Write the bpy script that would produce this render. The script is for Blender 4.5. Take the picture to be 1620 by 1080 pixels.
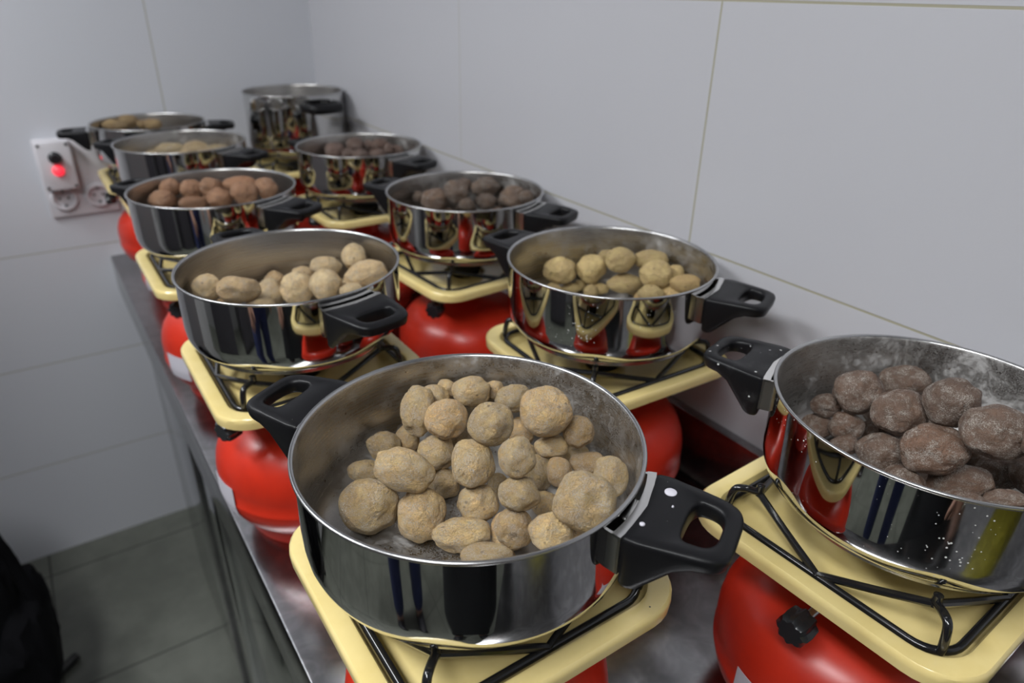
import bpy, bmesh, math, random
from mathutils import Vector, Matrix, Quaternion, noise, Euler

for _o in list(bpy.data.objects):
    bpy.data.objects.remove(_o, do_unlink=True)
SC = bpy.context.scene
C = SC.collection
PI = math.pi
sin, cos, rad = math.sin, math.cos, math.radians

# ------------------------------------------------------------------ camera, light, exposure
# world: floor Z = 0, camera over X = 0, Y runs along the counter to the far wall
RIM = 1.231            # height of the pot rims
TOP = RIM - 0.357      # height of the worktop
XW = 0.722             # right wall
YW = 2.051             # far wall
XL, YB, ZC = -2.30, -1.70, 2.62

cd = bpy.data.cameras.new('camera')
cd.sensor_width = 36.0
cd.lens = 36.0 * 1098.75 / 1620.0
cd.clip_start = 0.02
cd.dof.use_dof = True
cd.dof.focus_distance = 0.53
cd.dof.aperture_fstop = 5.4
cam = bpy.data.objects.new('camera', cd)
C.objects.link(cam)
_p, _r, _y = 0.468393505, 0.019464535, 0.604915583
_f = Vector((sin(_y) * cos(_p), cos(_y) * cos(_p), -sin(_p)))
_rt = Vector((cos(_y), -sin(_y), 0))
_up = _rt.cross(_f)
_r2 = _rt * cos(_r) + _up * sin(_r)
_u2 = -_rt * sin(_r) + _up * cos(_r)
M = Matrix((( _r2.x, _u2.x, -_f.x, 0.0), (_r2.y, _u2.y, -_f.y, 0.0), (_r2.z, _u2.z, -_f.z, RIM + 0.2944), (0, 0, 0, 1)))
cam.matrix_world = M
SC.camera = cam

W = bpy.data.worlds.new('world')
SC.world = W
W.use_nodes = True
W.node_tree.nodes['Background'].inputs[0].default_value = (0.75, 0.85, 1.0, 1)
W.node_tree.nodes['Background'].inputs[1].default_value = 0.05

def area(name, loc, aim, sx, sy, power, col=(1, 1, 1)):
    l = bpy.data.lights.new(name, 'AREA')
    l.shape = 'RECTANGLE'; l.size = sx; l.size_y = sy; l.energy = power; l.color = col
    o = bpy.data.objects.new(name, l); C.objects.link(o)
    o.location = loc
    o.rotation_euler = (Vector(aim) - Vector(loc)).to_track_quat('-Z', 'Y').to_euler()
    return o

CEIL = [(-0.92, 1.28), (-0.62, -0.22)]
for _x, _yy in CEIL:
    area('ceiling_lamp_light', (_x, _yy, ZC - 0.075), (_x, _yy, 0), 0.28, 1.15, 25 if _yy > 0.5 else 22, (0.96, 0.98, 1.0))

SC.view_settings.view_transform = 'Standard'
SC.view_settings.look = 'None'
SC.view_settings.gamma = 1
SC.view_settings.use_curve_mapping = False
SC.view_settings.exposure = 0.10

# ------------------------------------------------------------------ materials
def mat(name, col=(0.5, 0.5, 0.5), rough=0.5, metal=0.0, spec=None, coat=0.0):
    m = bpy.data.materials.new(name); m.use_nodes = True
    b = m.node_tree.nodes['Principled BSDF']
    b.inputs['Base Color'].default_value = (*col, 1)
    b.inputs['Roughness'].default_value = rough
    b.inputs['Metallic'].default_value = metal
    if spec is not None: b.inputs['Specular IOR Level'].default_value = spec
    if coat: b.inputs['Coat Weight'].default_value = coat; b.inputs['Coat Roughness'].default_value = 0.06
    return m

class N:
    """small helper for node graphs"""
    def __init__(s, m):
        s.t = m.node_tree; s.b = s.t.nodes['Principled BSDF']
    def new(s, kind, **kw):
        n = s.t.nodes.new(kind)
        for k, v in kw.items():
            if k.startswith('i_'):
                key = k[2:]
                key = int(key) if key.isdigit() else key.replace('_', ' ')
                if isinstance(v, tuple) or isinstance(v, (int, float)): n.inputs[key].default_value = v
                else: s.t.links.new(v, n.inputs[key])
            else: setattr(n, k, v)
        return n
    def link(s, a, b): s.t.links.new(a, b)
    def math(s, op, a, b=None, c=None, clamp=False):
        n = s.t.nodes.new('ShaderNodeMath'); n.operation = op; n.use_clamp = clamp
        for i, v in enumerate((a, b, c)):
            if v is None: continue
            if isinstance(v, (int, float)): n.inputs[i].default_value = v
            else: s.t.links.new(v, n.inputs[i])
        return n.outputs[0]
    def mix(s, f, a, b):
        n = s.t.nodes.new('ShaderNodeMix'); n.data_type = 'RGBA'
        for i, v in ((0, f), (6, a), (7, b)):
            if isinstance(v, (int, float)): n.inputs[i].default_value = v
            elif isinstance(v, tuple): n.inputs[i].default_value = (*v, 1) if len(v) == 3 else v
            else: s.t.links.new(v, n.inputs[i])
        return n.outputs[2]
    def noise(s, vec, scale, detail=3, rough=0.5, dist=0.0):
        n = s.t.nodes.new('ShaderNodeTexNoise')
        n.inputs['Scale'].default_value = scale; n.inputs['Detail'].default_value = detail
        n.inputs['Roughness'].default_value = rough; n.inputs['Distortion'].default_value = dist
        if vec is not None: s.t.links.new(vec, n.inputs['Vector'])
        return n.outputs[0]
    def ramp(s, v, a, b, lo=0.0, hi=1.0):
        n = s.t.nodes.new('ShaderNodeMapRange'); n.interpolation_type = 'SMOOTHSTEP'
        s.t.links.new(v, n.inputs[0])
        for i, x in ((1, a), (2, b), (3, lo), (4, hi)): n.inputs[i].default_value = x
        return n.outputs[0]
    def bump(s, h, strength, dist, prev=None):
        n = s.t.nodes.new('ShaderNodeBump'); n.inputs['Strength'].default_value = strength
        n.inputs['Distance'].default_value = dist
        s.t.links.new(h, n.inputs['Height'])
        if prev is not None: s.t.links.new(prev, n.inputs['Normal'])
        return n.outputs[0]

def objco(g): return g.new('ShaderNodeTexCoord').outputs['Object']
def objrand(g): return g.new('ShaderNodeObjectInfo').outputs['Random']
def objcol(g): return g.new('ShaderNodeObjectInfo').outputs['Color']

def grid_mat(name, base, grout, axes, offs, size, width, rough, mottled=0.0, base2=None, bumpy=0.0, vz=None, hz=None, pale=None):
    """tiles laid on a plane: grout lines at offs + k*size along two world axes"""
    m = mat(name, base, rough); g = N(m)
    pos = g.new('ShaderNodeNewGeometry').outputs['Position']
    sp = g.new('ShaderNodeSeparateXYZ'); g.link(pos, sp.inputs[0])
    masks = []
    ids = []
    for ax, o, s in zip(axes, offs, size):
        v = g.math('DIVIDE', g.math('SUBTRACT', sp.outputs[ax], o), s)
        fr = g.math('SUBTRACT', v, g.math('ROUND', v))
        d = g.math('MULTIPLY', g.math('ABSOLUTE', fr), s)
        masks.append(g.ramp(d, width * 0.45, width * 0.6, 1.0, 0.0))
        ids.append(g.math('FLOOR', v))
    if vz is not None: masks[0] = g.math('MULTIPLY', masks[0], g.math('GREATER_THAN', sp.outputs[2], vz))
    if hz is not None: masks[1] = g.math('MULTIPLY', masks[1], g.math('LESS_THAN', sp.outputs[2], hz))
    if pale is not None: masks[0] = g.math('MULTIPLY', masks[0], g.ramp(sp.outputs[axes[0]], pale[0], pale[1], pale[2], pale[3]))
    mk = g.math('MAXIMUM', masks[0], masks[1])
    col = base
    if base2:
        nz = g.noise(pos, 3.1, 5, 0.62, 0.6)
        nz2 = g.noise(pos, 11.0, 4, 0.6, 0.2)
        f = g.math('MULTIPLY_ADD', nz2, 0.4, g.math('MULTIPLY', nz, 0.8))
        col = g.mix(g.ramp(f, 0.4, 0.8), base, base2)
    c = g.mix(mk, col, grout)
    g.link(c, g.b.inputs['Base Color'])
    r = g.math('MULTIPLY_ADD', mk, 0.75 - rough, rough)
    g.link(r, g.b.inputs['Roughness'])
    h = g.math('SUBTRACT', 1.0, mk)
    if bumpy: h = g.math('MULTIPLY_ADD', g.noise(pos, 40, 3), bumpy, h)
    g.link(g.bump(h, 0.35, 0.0012), g.b.inputs['Normal'])
    return m

TS, TH = 0.6105, 0.305
M_wall_r = grid_mat('white_wall_tile_side', (0.52, 0.52, 0.55), (0.36, 0.34, 0.25), (1, 2), (0.619, RIM + 0.288), (TS * 1.016, TH), 0.0026, 0.30, vz=RIM - 0.017, pale=(0.9, 1.5, 1.0, 0.1))
M_wall_f = grid_mat('white_wall_tile_end', (0.58, 0.59, 0.63), (0.38, 0.37, 0.31), (0, 2), (0.3127, RIM + 0.288), (TS, TH), 0.0026, 0.30, vz=RIM - 0.32, hz=RIM - 0.2)
M_floor = grid_mat('grey_stone_floor_tile', (0.100, 0.106, 0.088), (0.065, 0.068, 0.058), (0, 1), (-0.245, 1.95), (0.45, 0.45), 0.006, 0.42, base2=(0.165, 0.173, 0.146))
M_ceiling = mat('white_ceiling_paint', (0.72, 0.72, 0.72), 0.85)
M_plaster = mat('grey_room_wall_tile', (0.34, 0.34, 0.35), 0.45)

def steel_brushed():
    m = mat('brushed_steel', (0.42, 0.42, 0.43), 0.3, 1.0); g = N(m)
    pos = g.new('ShaderNodeNewGeometry').outputs['Position']
    mp = g.new('ShaderNodeMapping'); g.link(pos, mp.inputs[0]); mp.inputs['Scale'].default_value = (140, 2.0, 40)
    a = g.noise(mp.outputs[0], 1.0, 4, 0.6)
    b = g.noise(pos, 6.0, 4, 0.6)
    sc = g.noise(pos, 23.0, 6, 0.7, 1.2)
    g.link(g.math('MULTIPLY_ADD', a, 0.08, g.math('MULTIPLY_ADD', b, 0.16, 0.07)), g.b.inputs['Roughness'])
    g.link(g.mix(g.ramp(sc, 0.35, 0.72), (0.30, 0.30, 0.305), (0.44, 0.43, 0.44)), g.b.inputs['Base Color'])
    g.link(g.bump(a, 0.06, 0.0006), g.b.inputs['Normal'])
    return m
M_steel = steel_brushed()

def steel_door():
    m = mat('polished_steel_sheet', (0.55, 0.56, 0.57), 0.13, 1.0); g = N(m)
    pos = g.new('ShaderNodeNewGeometry').outputs['Position']
    a = g.noise(pos, 5.0, 3, 0.5)
    g.link(g.math('MULTIPLY_ADD', a, 0.12, 0.06), g.b.inputs['Roughness'])
    return m
M_door = steel_door()

def pot_outside(dusty):
    m = mat('mirror_polished_steel' + ('_speckled' if dusty else ''), (0.62, 0.62, 0.61), 0.045, 1.0); g = N(m)
    co = objco(g)
    big = g.noise(co, 30.0, 4, 0.6)
    wob = g.noise(co, 9.0, 1, 0.4)
    if dusty:
        v = g.new('ShaderNodeTexVoronoi', feature='F1', i_Scale=330.0); g.link(co, v.inputs['Vector'])
        cut = g.noise(co, 26.0, 2, 0.5)
        th = g.ramp(cut, 0.45, 0.75, 0.03, 0.30)
        spot = g.math('LESS_THAN', v.outputs['Distance'], th)
        sel = g.math('GREATER_THAN', g.new('ShaderNodeSeparateColor', i_0=v.outputs['Color']).outputs[0], 0.62)
        mk = g.math('MULTIPLY', spot, sel)
        g.link(g.mix(mk, (0.62, 0.62, 0.61), (0.72, 0.72, 0.70)), g.b.inputs['Base Color'])
        g.link(g.math('SUBTRACT', 1.0, mk), g.b.inputs['Metallic'])
        g.link(g.math('MULTIPLY_ADD', mk, 0.7, g.math('MULTIPLY_ADD', big, 0.05, 0.02)), g.b.inputs['Roughness'])
    else:
        g.link(g.math('MULTIPLY_ADD', big, 0.06, 0.02), g.b.inputs['Roughness'])
    g.link(g.bump(wob, 0.08, 0.004), g.b.inputs['Normal'])
    return m
M_out = pot_outside(False)
M_out_dusty = pot_outside(True)

def pot_inside(name, salt, seed):
    """brushed steel wall, with dried salt: 0 none ... 1 thick crust"""
    m = mat(name, (0.42, 0.40, 0.38), 0.3, 1.0); g = N(m)
    co = objco(g)
    mp = g.new('ShaderNodeMapping'); g.link(co, mp.inputs[0]); mp.inputs['Location'].default_value = (seed, seed * 0.7, 0)
    v = mp.outputs[0]
    mz = g.new('ShaderNodeMapping'); g.link(co, mz.inputs[0]); mz.inputs['Scale'].default_value = (3, 3, 900)
    br = g.noise(mz.outputs[0], 1.0, 2, 0.5)
    stain = g.noise(v, 14.0, 5, 0.6, 0.4)
    steel = g.mix(g.ramp(stain, 0.35, 0.7), (0.46, 0.445, 0.425), (0.42, 0.403, 0.382))
    dots = g.new('ShaderNodeTexVoronoi', feature='F1', i_Scale=95.0); g.link(v, dots.inputs['Vector'])
    dsel = g.math('GREATER_THAN', g.new('ShaderNodeSeparateColor', i_0=dots.outputs['Color']).outputs[1], 0.9)
    dk = g.math('MULTIPLY', g.math('LESS_THAN', dots.outputs['Distance'], 0.10), dsel)
    steel = g.mix(dk, steel, (0.16, 0.11, 0.08))
    if salt > 0:
        n1 = g.noise(v, 17.0, 6, 0.68, 1.0)
        n2 = g.noise(v, 95.0, 6, 0.72, 0.1)
        n3 = g.noise(v, 1000.0, 3, 0.7)
        s = g.math('ADD', g.math('MULTIPLY', n1, 0.62), g.math('MULTIPLY', n2, 0.38))
        so = g.new('ShaderNodeSeparateXYZ'); g.link(co, so.inputs[0])
        low = g.ramp(so.outputs[2], -0.088, -0.055, 0.10, 0.0)
        side = g.ramp(so.outputs[0], -0.02, 0.12, -0.02, 0.04)
        s = g.math('ADD', s, g.math('ADD', low, side))
        lo = 0.67 - 0.24 * salt
        mk = g.ramp(s, lo, lo + 0.16)
        grain = g.ramp(n3, 0.44, 0.60)
        halo = g.ramp(s, lo - 0.12, lo + 0.02)
        mk = g.math('MAXIMUM', g.math('MULTIPLY', mk, g.math('MULTIPLY_ADD', grain, 0.5 - 0.3 * salt, 0.35 + 0.35 * salt)), g.math('MULTIPLY', halo, g.math('MULTIPLY', grain, 0.5 - 0.25 * salt)), clamp=True)
        g.link(g.mix(mk, steel, g.mix(g.ramp(n1, 0.35, 0.65), (0.28, 0.275, 0.27), (0.50, 0.49, 0.48))), g.b.inputs['Base Color'])
        g.link(g.math('SUBTRACT', 1.0, mk), g.b.inputs['Metallic'])
        g.link(g.math('MULTIPLY_ADD', mk, 0.5, g.math('MULTIPLY_ADD', br, 0.12, 0.22)), g.b.inputs['Roughness'])
        g.link(g.bump(mk, 0.15, 0.0006), g.b.inputs['Normal'])
    else:
        g.link(steel, g.b.inputs['Base Color'])
        g.link(g.math('MULTIPLY_ADD', br, 0.14, 0.22), g.b.inputs['Roughness'])
        g.link(g.bump(br, 0.05, 0.0005), g.b.inputs['Normal'])
    return m
M_in = {0: pot_inside('brushed_pot_interior', 0.0, 0.3),
        1: pot_inside('salt_dusted_pot_interior', 0.56, 1.37),
        2: pot_inside('salt_crusted_pot_interior', 0.72, 2.1),
        3: pot_inside('salt_stained_pot_interior', 0.3, 5.2)}
M_rim = mat('steel_rim', (0.50, 0.50, 0.50), 0.25, 1.0)
M_chrome = mat('chrome_bracket', (0.78, 0.77, 0.75), 0.22, 1.0)

def plastic(dusty):
    m = mat('black_phenolic' + ('_salt_specks' if dusty else ''), (0.006, 0.006, 0.007), 0.40, spec=0.28); g = N(m)
    co = objco(g)
    n = g.noise(co, 900.0, 2)
    g.link(g.bump(n, 0.10, 0.0004), g.b.inputs['Normal'])
    v = g.new('ShaderNodeTexVoronoi', feature='F1', i_Scale=260.0); g.link(co, v.inputs['Vector'])
    r = g.new('ShaderNodeSeparateColor', i_0=v.outputs['Color'])
    sel = g.math('GREATER_THAN', r.outputs[0], 0.72 if dusty else 0.93)
    th = g.math('MULTIPLY', g.math('POWER', r.outputs[1], 3.0), 0.42 if dusty else 0.2)
    mk = g.math('MULTIPLY', g.math('LESS_THAN', v.outputs['Distance'], th), sel)
    if dusty:
        dn = g.ramp(g.noise(co, 60, 5, 0.7), 0.5, 0.8, 0, 0.05)
        mk = g.math('MAXIMUM', mk, dn)
    g.link(g.mix(mk, (0.006, 0.006, 0.007), (0.55, 0.55, 0.54)), g.b.inputs['Base Color'])
    return m
M_plastic = plastic(False)
M_plastic_dusty = plastic(True)
M_knob = mat('black_knob_plastic', (0.015, 0.016, 0.018), 0.25)
def enamel_mat():
    m = mat('pale_yellow_enamel', (0.66, 0.53, 0.21), 0.22, coat=0.5); g = N(m)
    co = objco(g)
    n = g.noise(co, 22, 5, 0.6)
    v = g.new('ShaderNodeTexVoronoi', feature='F1', i_Scale=70.0); g.link(co, v.inputs['Vector'])
    r = g.new('ShaderNodeSeparateColor', i_0=v.outputs['Color'])
    mk = g.math('MULTIPLY', g.math('LESS_THAN', v.outputs['Distance'], 0.055), g.math('GREATER_THAN', r.outputs[0], 0.85))
    c = g.mix(g.ramp(n, 0.3, 0.75), (0.86, 0.70, 0.31), (0.80, 0.63, 0.25))
    g.link(g.mix(mk, c, (0.06, 0.05, 0.03)), g.b.inputs['Base Color'])
    return m
M_enamel = enamel_mat()
M_grate = mat('black_enamelled_wire', (0.010, 0.010, 0.011), 0.16, coat=0.3)
def red_mat():
    m = mat('red_bottle_paint', (0.60, 0.035, 0.015), 0.33); g = N(m)
    co = objco(g)
    n = g.noise(co, 16, 5, 0.65)
    s = g.noise(co, 60, 5, 0.7, 2.0)
    c = g.mix(g.ramp(n, 0.3, 0.8), (0.60, 0.030, 0.011), (0.50, 0.024, 0.010))
    c = g.mix(g.ramp(s, 0.70, 0.80, 0, 0.7), c, (0.22, 0.02, 0.015))
    g.link(c, g.b.inputs['Base Color'])
    g.link(g.math('MULTIPLY_ADD', n, 0.2, 0.24), g.b.inputs['Roughness'])
    g.link(g.bump(g.noise(co, 7, 2), 0.10, 0.01), g.b.inputs['Normal'])
    return m
M_red = red_mat()
M_label = mat('white_warning_label', (0.62, 0.60, 0.66), 0.5)
M_brass = mat('burner_brass', (0.35, 0.27, 0.14), 0.35, 1.0)
M_cap = mat('burner_black_iron', (0.02, 0.02, 0.02), 0.5, 0.3)
M_plate = mat('white_switch_plastic', (0.62, 0.60, 0.63), 0.4)
M_hole = mat('dark_recess', (0.03, 0.03, 0.03), 0.6)
M_black_cloth = mat('black_cloth', (0.004, 0.004, 0.005), 0.95, spec=0.1)
M_black_metal = mat('black_stool_metal', (0.012, 0.012, 0.012), 0.5)

def lamp_mat(name, col, s, base=(0.8, 0.1, 0.1)):
    m = mat(name, base, 0.3); b = m.node_tree.nodes['Principled BSDF']
    b.inputs['Emission Color'].default_value = (*col, 1); b.inputs['Emission Strength'].default_value = s
    return m
M_red_lamp = lamp_mat('lit_red_lamp', (1.0, 0.015, 0.05), 0.95)
M_tube = lamp_mat('lit_ceiling_diffuser', (0.95, 0.98, 1.0), 5.0, (0.9, 0.9, 0.9))

def potato_mat(name, c1, c2, c3, salt, grit=1.0):
    """c1/c2 skin tones, c3 eyes and bruises; salt = share of dry white bloom"""
    m = mat(name, c1, 0.62); g = N(m)
    co = objco(g)
    rn = objrand(g)
    mp = g.new('ShaderNodeVectorMath', operation='ADD'); g.link(co, mp.inputs[0])
    cb = g.new('ShaderNodeCombineXYZ'); g.link(g.math('MULTIPLY', rn, 37.0), cb.inputs[0]); g.link(g.math('MULTIPLY', rn, 13.0), cb.inputs[2])
    g.link(cb.outputs[0], mp.inputs[1]); v = mp.outputs[0]
    n1 = g.noise(v, 1.5, 5, 0.62, 0.5)
    n2 = g.noise(v, 5.0, 6, 0.7, 0.8)
    n3 = g.noise(v, 26.0, 4, 0.7)
    c = g.mix(g.ramp(n1, 0.32, 0.68), c1, c2)
    rb = g.math('FRACT', g.math('MULTIPLY', rn, 7.31))
    c = g.mix(g.ramp(rb, 0.45, 1.0, 0.0, 0.55), c, (c2[0] * 0.92, c2[1] * 0.76, c2[2] * 0.62))
    c = g.mix(g.math('MULTIPLY', g.ramp(g.noise(v, 2.7, 3, 0.6), 0.55, 0.72), 0.45), c, (c1[0] * 0.95, c1[1] * 0.93, c1[2] * 0.70))
    tint = g.math('MULTIPLY_ADD', rn, 0.45, 0.78)
    cm = g.new('ShaderNodeVectorMath', operation='SCALE'); g.link(c, cm.inputs[0]); g.link(tint, cm.inputs['Scale'])
    c = cm.outputs[0]
    c = g.mix(g.ramp(n2, 0.60, 0.72, 0, 0.65), c, c3)
    # eyes
    ev = g.new('ShaderNodeTexVoronoi', feature='F1', i_Scale=1.25); g.link(v, ev.inputs['Vector'])
    eye = g.ramp(ev.outputs['Distance'], 0.05, 0.13, 1.0, 0.0)
    c = g.mix(g.math('MULTIPLY', eye, 0.7), c, c3)
    # wrinkled skin: cracked folds
    wv = g.new('ShaderNodeVectorMath', operation='ADD'); g.link(v, wv.inputs[0])
    wn = g.new('ShaderNodeTexNoise', i_Scale=3.0, i_Detail=2.0); g.link(v, wn.inputs['Vector'])
    ws = g.new('ShaderNodeVectorMath', operation='SCALE'); g.link(wn.outputs['Color'], ws.inputs[0]); ws.inputs['Scale'].default_value = 0.55
    g.link(ws.outputs[0], wv.inputs[1])
    vo = g.new('ShaderNodeTexVoronoi', feature='DISTANCE_TO_EDGE', i_Scale=4.2); g.link(wv.outputs[0], vo.inputs['Vector'])
    crack = g.ramp(vo.outputs[0], 0.0, 0.11, 0.0, 1.0)
    vo2 = g.new('ShaderNodeTexVoronoi', feature='DISTANCE_TO_EDGE', i_Scale=9.5); g.link(wv.outputs[0], vo2.inputs['Vector'])
    crack2 = g.ramp(vo2.outputs[0], 0.0, 0.12, 0.0, 1.0)
    zone = g.ramp(n1, 0.36, 0.56, 0.25, 1.0)
    c = g.mix(g.math('MULTIPLY', g.math('SUBTRACT', 1.0, crack), g.math('MULTIPLY', zone, 0.32 * grit)), c, c3)
    # salt bloom: fine grains gathered in patches
    pa = g.ramp(g.math('ADD', g.math('MULTIPLY', g.noise(v, 2.2, 6, 0.7, 0.3), 0.7), g.math('MULTIPLY', n3, 0.3)), 0.60 - 0.16 * salt, 0.78 - 0.14 * salt)
    gr = g.ramp(g.noise(v, 26.0, 4, 0.75), 0.44, 0.60)
    veil = g.ramp(g.noise(v, 45.0, 4, 0.7), 0.47, 0.68, 0, 0.42 * salt * grit)
    sk = g.math('MAXIMUM', g.math('MULTIPLY', pa, g.math('MULTIPLY_ADD', gr, 0.75, 0.12)), veil)
    c = g.mix(sk, c, (0.74, 0.68, 0.60))
    g.link(c, g.b.inputs['Base Color'])
    g.link(g.ramp(n2, 0.3, 0.7, 0.42, 0.72), g.b.inputs['Roughness'])
    b1 = g.bump(g.math('MULTIPLY', crack, zone), 0.7 * grit, 0.003)
    b2 = g.bump(g.math('MULTIPLY', crack2, zone), 0.55 * grit, 0.002, b1)
    b3 = g.bump(g.math('ADD', n2, g.math('MULTIPLY', n3, 0.35)), 0.8 * grit, 0.004, b2)
    b4 = g.bump(sk, 0.5, 0.0015, b3)
    g.link(b4, g.b.inputs['Normal'])
    return m
M_pot = {
    'A': potato_mat('tan_potato_skin', (0.78, 0.56, 0.25), (0.66, 0.43, 0.18), (0.13, 0.065, 0.03), 1.2, 0.68),
    'B': potato_mat('dark_brown_potato_skin', (0.128, 0.072, 0.046), (0.172, 0.098, 0.062), (0.040, 0.018, 0.014), 1.0, 0.45),
    'C': potato_mat('yellow_potato_skin', (0.58, 0.44, 0.19), (0.49, 0.35, 0.16), (0.12, 0.06, 0.03), 0.3, 0.6),
    'D': potato_mat('pale_tan_potato_skin', (0.78, 0.59, 0.32), (0.68, 0.48, 0.25), (0.17, 0.08, 0.045), 0.9, 0.8),
    'E': potato_mat('reddish_brown_potato_skin', (0.44, 0.24, 0.13), (0.33, 0.16, 0.08), (0.09, 0.035, 0.025), 0.5, 0.8),
    'F': potato_mat('greyish_brown_potato_skin', (0.17, 0.115, 0.09), (0.25, 0.15, 0.09), (0.05, 0.03, 0.028), 0.9),
    'G': potato_mat('pinkish_brown_potato_skin', (0.24, 0.145, 0.115), (0.17, 0.095, 0.07), (0.06, 0.03, 0.028), 0.75),
    'H': potato_mat('sandy_potato_skin', (0.62, 0.49, 0.28), (0.52, 0.38, 0.2), (0.2, 0.1, 0.06), 0.8),
    'I': potato_mat('ochre_potato_skin', (0.42, 0.29, 0.13), (0.33, 0.21, 0.10), (0.13, 0.07, 0.04), 0.4),
}

# ------------------------------------------------------------------ mesh helpers
def finish(name, bm, mats, parent=None, smooth=True, loc=None, angle=40):
    me = bpy.data.meshes.new(name)
    bmesh.ops.recalc_face_normals(bm, faces=bm.faces[:])
    bm.to_mesh(me); bm.free()
    if not isinstance(mats, (list, tuple)): mats = [mats]
    for x in mats: me.materials.append(x)
    if smooth:
        for p in me.polygons: p.use_smooth = True
        try: me.set_sharp_from_angle(angle=rad(angle))
        except Exception: pass
    o = bpy.data.objects.new(name, me); C.objects.link(o)
    if parent is not None: o.parent = parent
    if loc is not None: o.location = loc
    return o

def box(bm, x0, x1, y0, y1, z0, z1, bev=0.0, seg=2):
    r = bmesh.ops.create_cube(bm, size=1.0)
    vs = r['verts']
    for v in vs:
        v.co = Vector(((x0 + x1) / 2 + v.co.x * (x1 - x0), (y0 + y1) / 2 + v.co.y * (y1 - y0), (z0 + z1) / 2 + v.co.z * (z1 - z0)))
    if bev > 0:
        es = list({e for v in vs for e in v.link_edges})
        bmesh.ops.bevel(bm, geom=es, offset=bev, segments=seg, affect='EDGES', profile=0.5)

def lathe(bm, prof, n=96, mi=None, close_top=False, close_bot=False, cx=0, cy=0):
    rings = []
    for (r, z) in prof:
        if r < 1e-6: rings.append([bm.verts.new((cx, cy, z))])
        else: rings.append([bm.verts.new((cx + r * cos(2 * PI * i / n), cy + r * sin(2 * PI * i / n), z)) for i in range(n)])
    for k in range(len(rings) - 1):
        a, b = rings[k], rings[k + 1]
        for i in range(n):
            j = (i + 1) % n
            if len(a) == 1 and len(b) == 1: continue
            if len(a) == 1: f = bm.faces.new((a[0], b[i], b[j]))
            elif len(b) == 1: f = bm.faces.new((a[i], b[0], a[j]))
            else: f = bm.faces.new((a[i], b[i], b[j], a[j]))
            if mi is not None: f.material_index = mi(k) if callable(mi) else mi

def tube(bm, pts, r, n=10, closed=False):
    pts = [Vector(p) for p in pts]; L = len(pts); rings = []
    up = Vector((0, 0, 1)); prev = None
    for i, p in enumerate(pts):
        if closed: t = pts[(i + 1) % L] - pts[i - 1]
        else: t = pts[min(i + 1, L - 1)] - pts[max(i - 1, 0)]
        t.normalize()
        if prev is None:
            a = up if abs(t.dot(up)) < 0.9 else Vector((1, 0, 0))
            u = t.cross(a).normalized()
        else:
            u = (prev - t * prev.dot(t)).normalized()
        prev = u; w = t.cross(u)
        rr = r(i / (L - 1)) if callable(r) else r
        rings.append([bm.verts.new(p + (u * cos(2 * PI * k / n) + w * sin(2 * PI * k / n)) * rr) for k in range(n)])
    for i in range(L if closed else L - 1):
        a, b = rings[i], rings[(i + 1) % L]
        off = 0
        if closed and i == L - 1:
            off = min(range(n), key=lambda o: (a[0].co - b[o].co).length)
        for k in range(n):
            bm.faces.new((a[k], a[(k + 1) % n], b[(k + 1 + off) % n], b[(k + off) % n]))
    if not closed:
        for rg, p in ((rings[0], pts[0]), (rings[-1], pts[-1])):
            c = bm.verts.new(p + (pts[0] - pts[1] if rg is rings[0] else pts[-1] - pts[-2]).normalized() * (r(0) if callable(r) else r) * 0.5)
            for k in range(n): bm.faces.new((rg[k], rg[(k + 1) % n], c))

def spline(pts, sub=6):
    pts = [Vector(p) for p in pts]; out = []
    P = [pts[0] * 2 - pts[1]] + pts + [pts[-1] * 2 - pts[-2]]
    for i in range(1, len(P) - 2):
        for s in range(sub):
            t = s / sub; a, b, c, d = P[i - 1], P[i], P[i + 1], P[i + 2]
            out.append(0.5 * ((2 * b) + (c - a) * t + (2 * a - 5 * b + 4 * c - d) * t * t + (3 * b - a - 3 * c + d) * t ** 3))
    out.append(pts[-1]); return out

def rrect(hx, hy, r, n=8, cx=0, cy=0):
    o = []
    for qx, qy, a0 in ((1, 1, 0), (-1, 1, 90), (-1, -1, 180), (1, -1, 270)):
        for k in range(n + 1):
            a = rad(a0 + 90 * k / n)
            o.append((cx + qx * (hx - r) + r * cos(a), cy + qy * (hy - r) + r * sin(a)))
    return o

def loops(bm, ls, close_first=False, close_last=False):
    rs = [[bm.verts.new(p) for p in l] for l in ls]
    n = len(rs[0])
    for a, b in zip(rs, rs[1:]):
        for i in range(n): bm.faces.new((a[i], a[(i + 1) % n], b[(i + 1) % n], b[i]))
    if close_first: bm.faces.new(rs[0][::-1])
    if close_last: bm.faces.new(rs[-1])
    return rs

def thing(name, label, cat, loc=(0, 0, 0), rotz=0, group=None):
    o = bpy.data.objects.new(name, None); C.objects.link(o)
    o.empty_display_size = 0.05
    o.location = loc; o.rotation_euler = (0, 0, rotz); o['label'] = label; o['category'] = cat
    if group: o['group'] = group
    return o
def tag(o, label, cat, group=None):
    o['label'] = label; o['category'] = cat
    if group: o['group'] = group
    return o
def struct(o): o['kind'] = 'structure'; return o
def copy_tree(o, parent=None):
    c = o.copy(); C.objects.link(c)
    if parent is not None: c.parent = parent
    for ch in list(o.children): copy_tree(ch, c)
    return c

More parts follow.
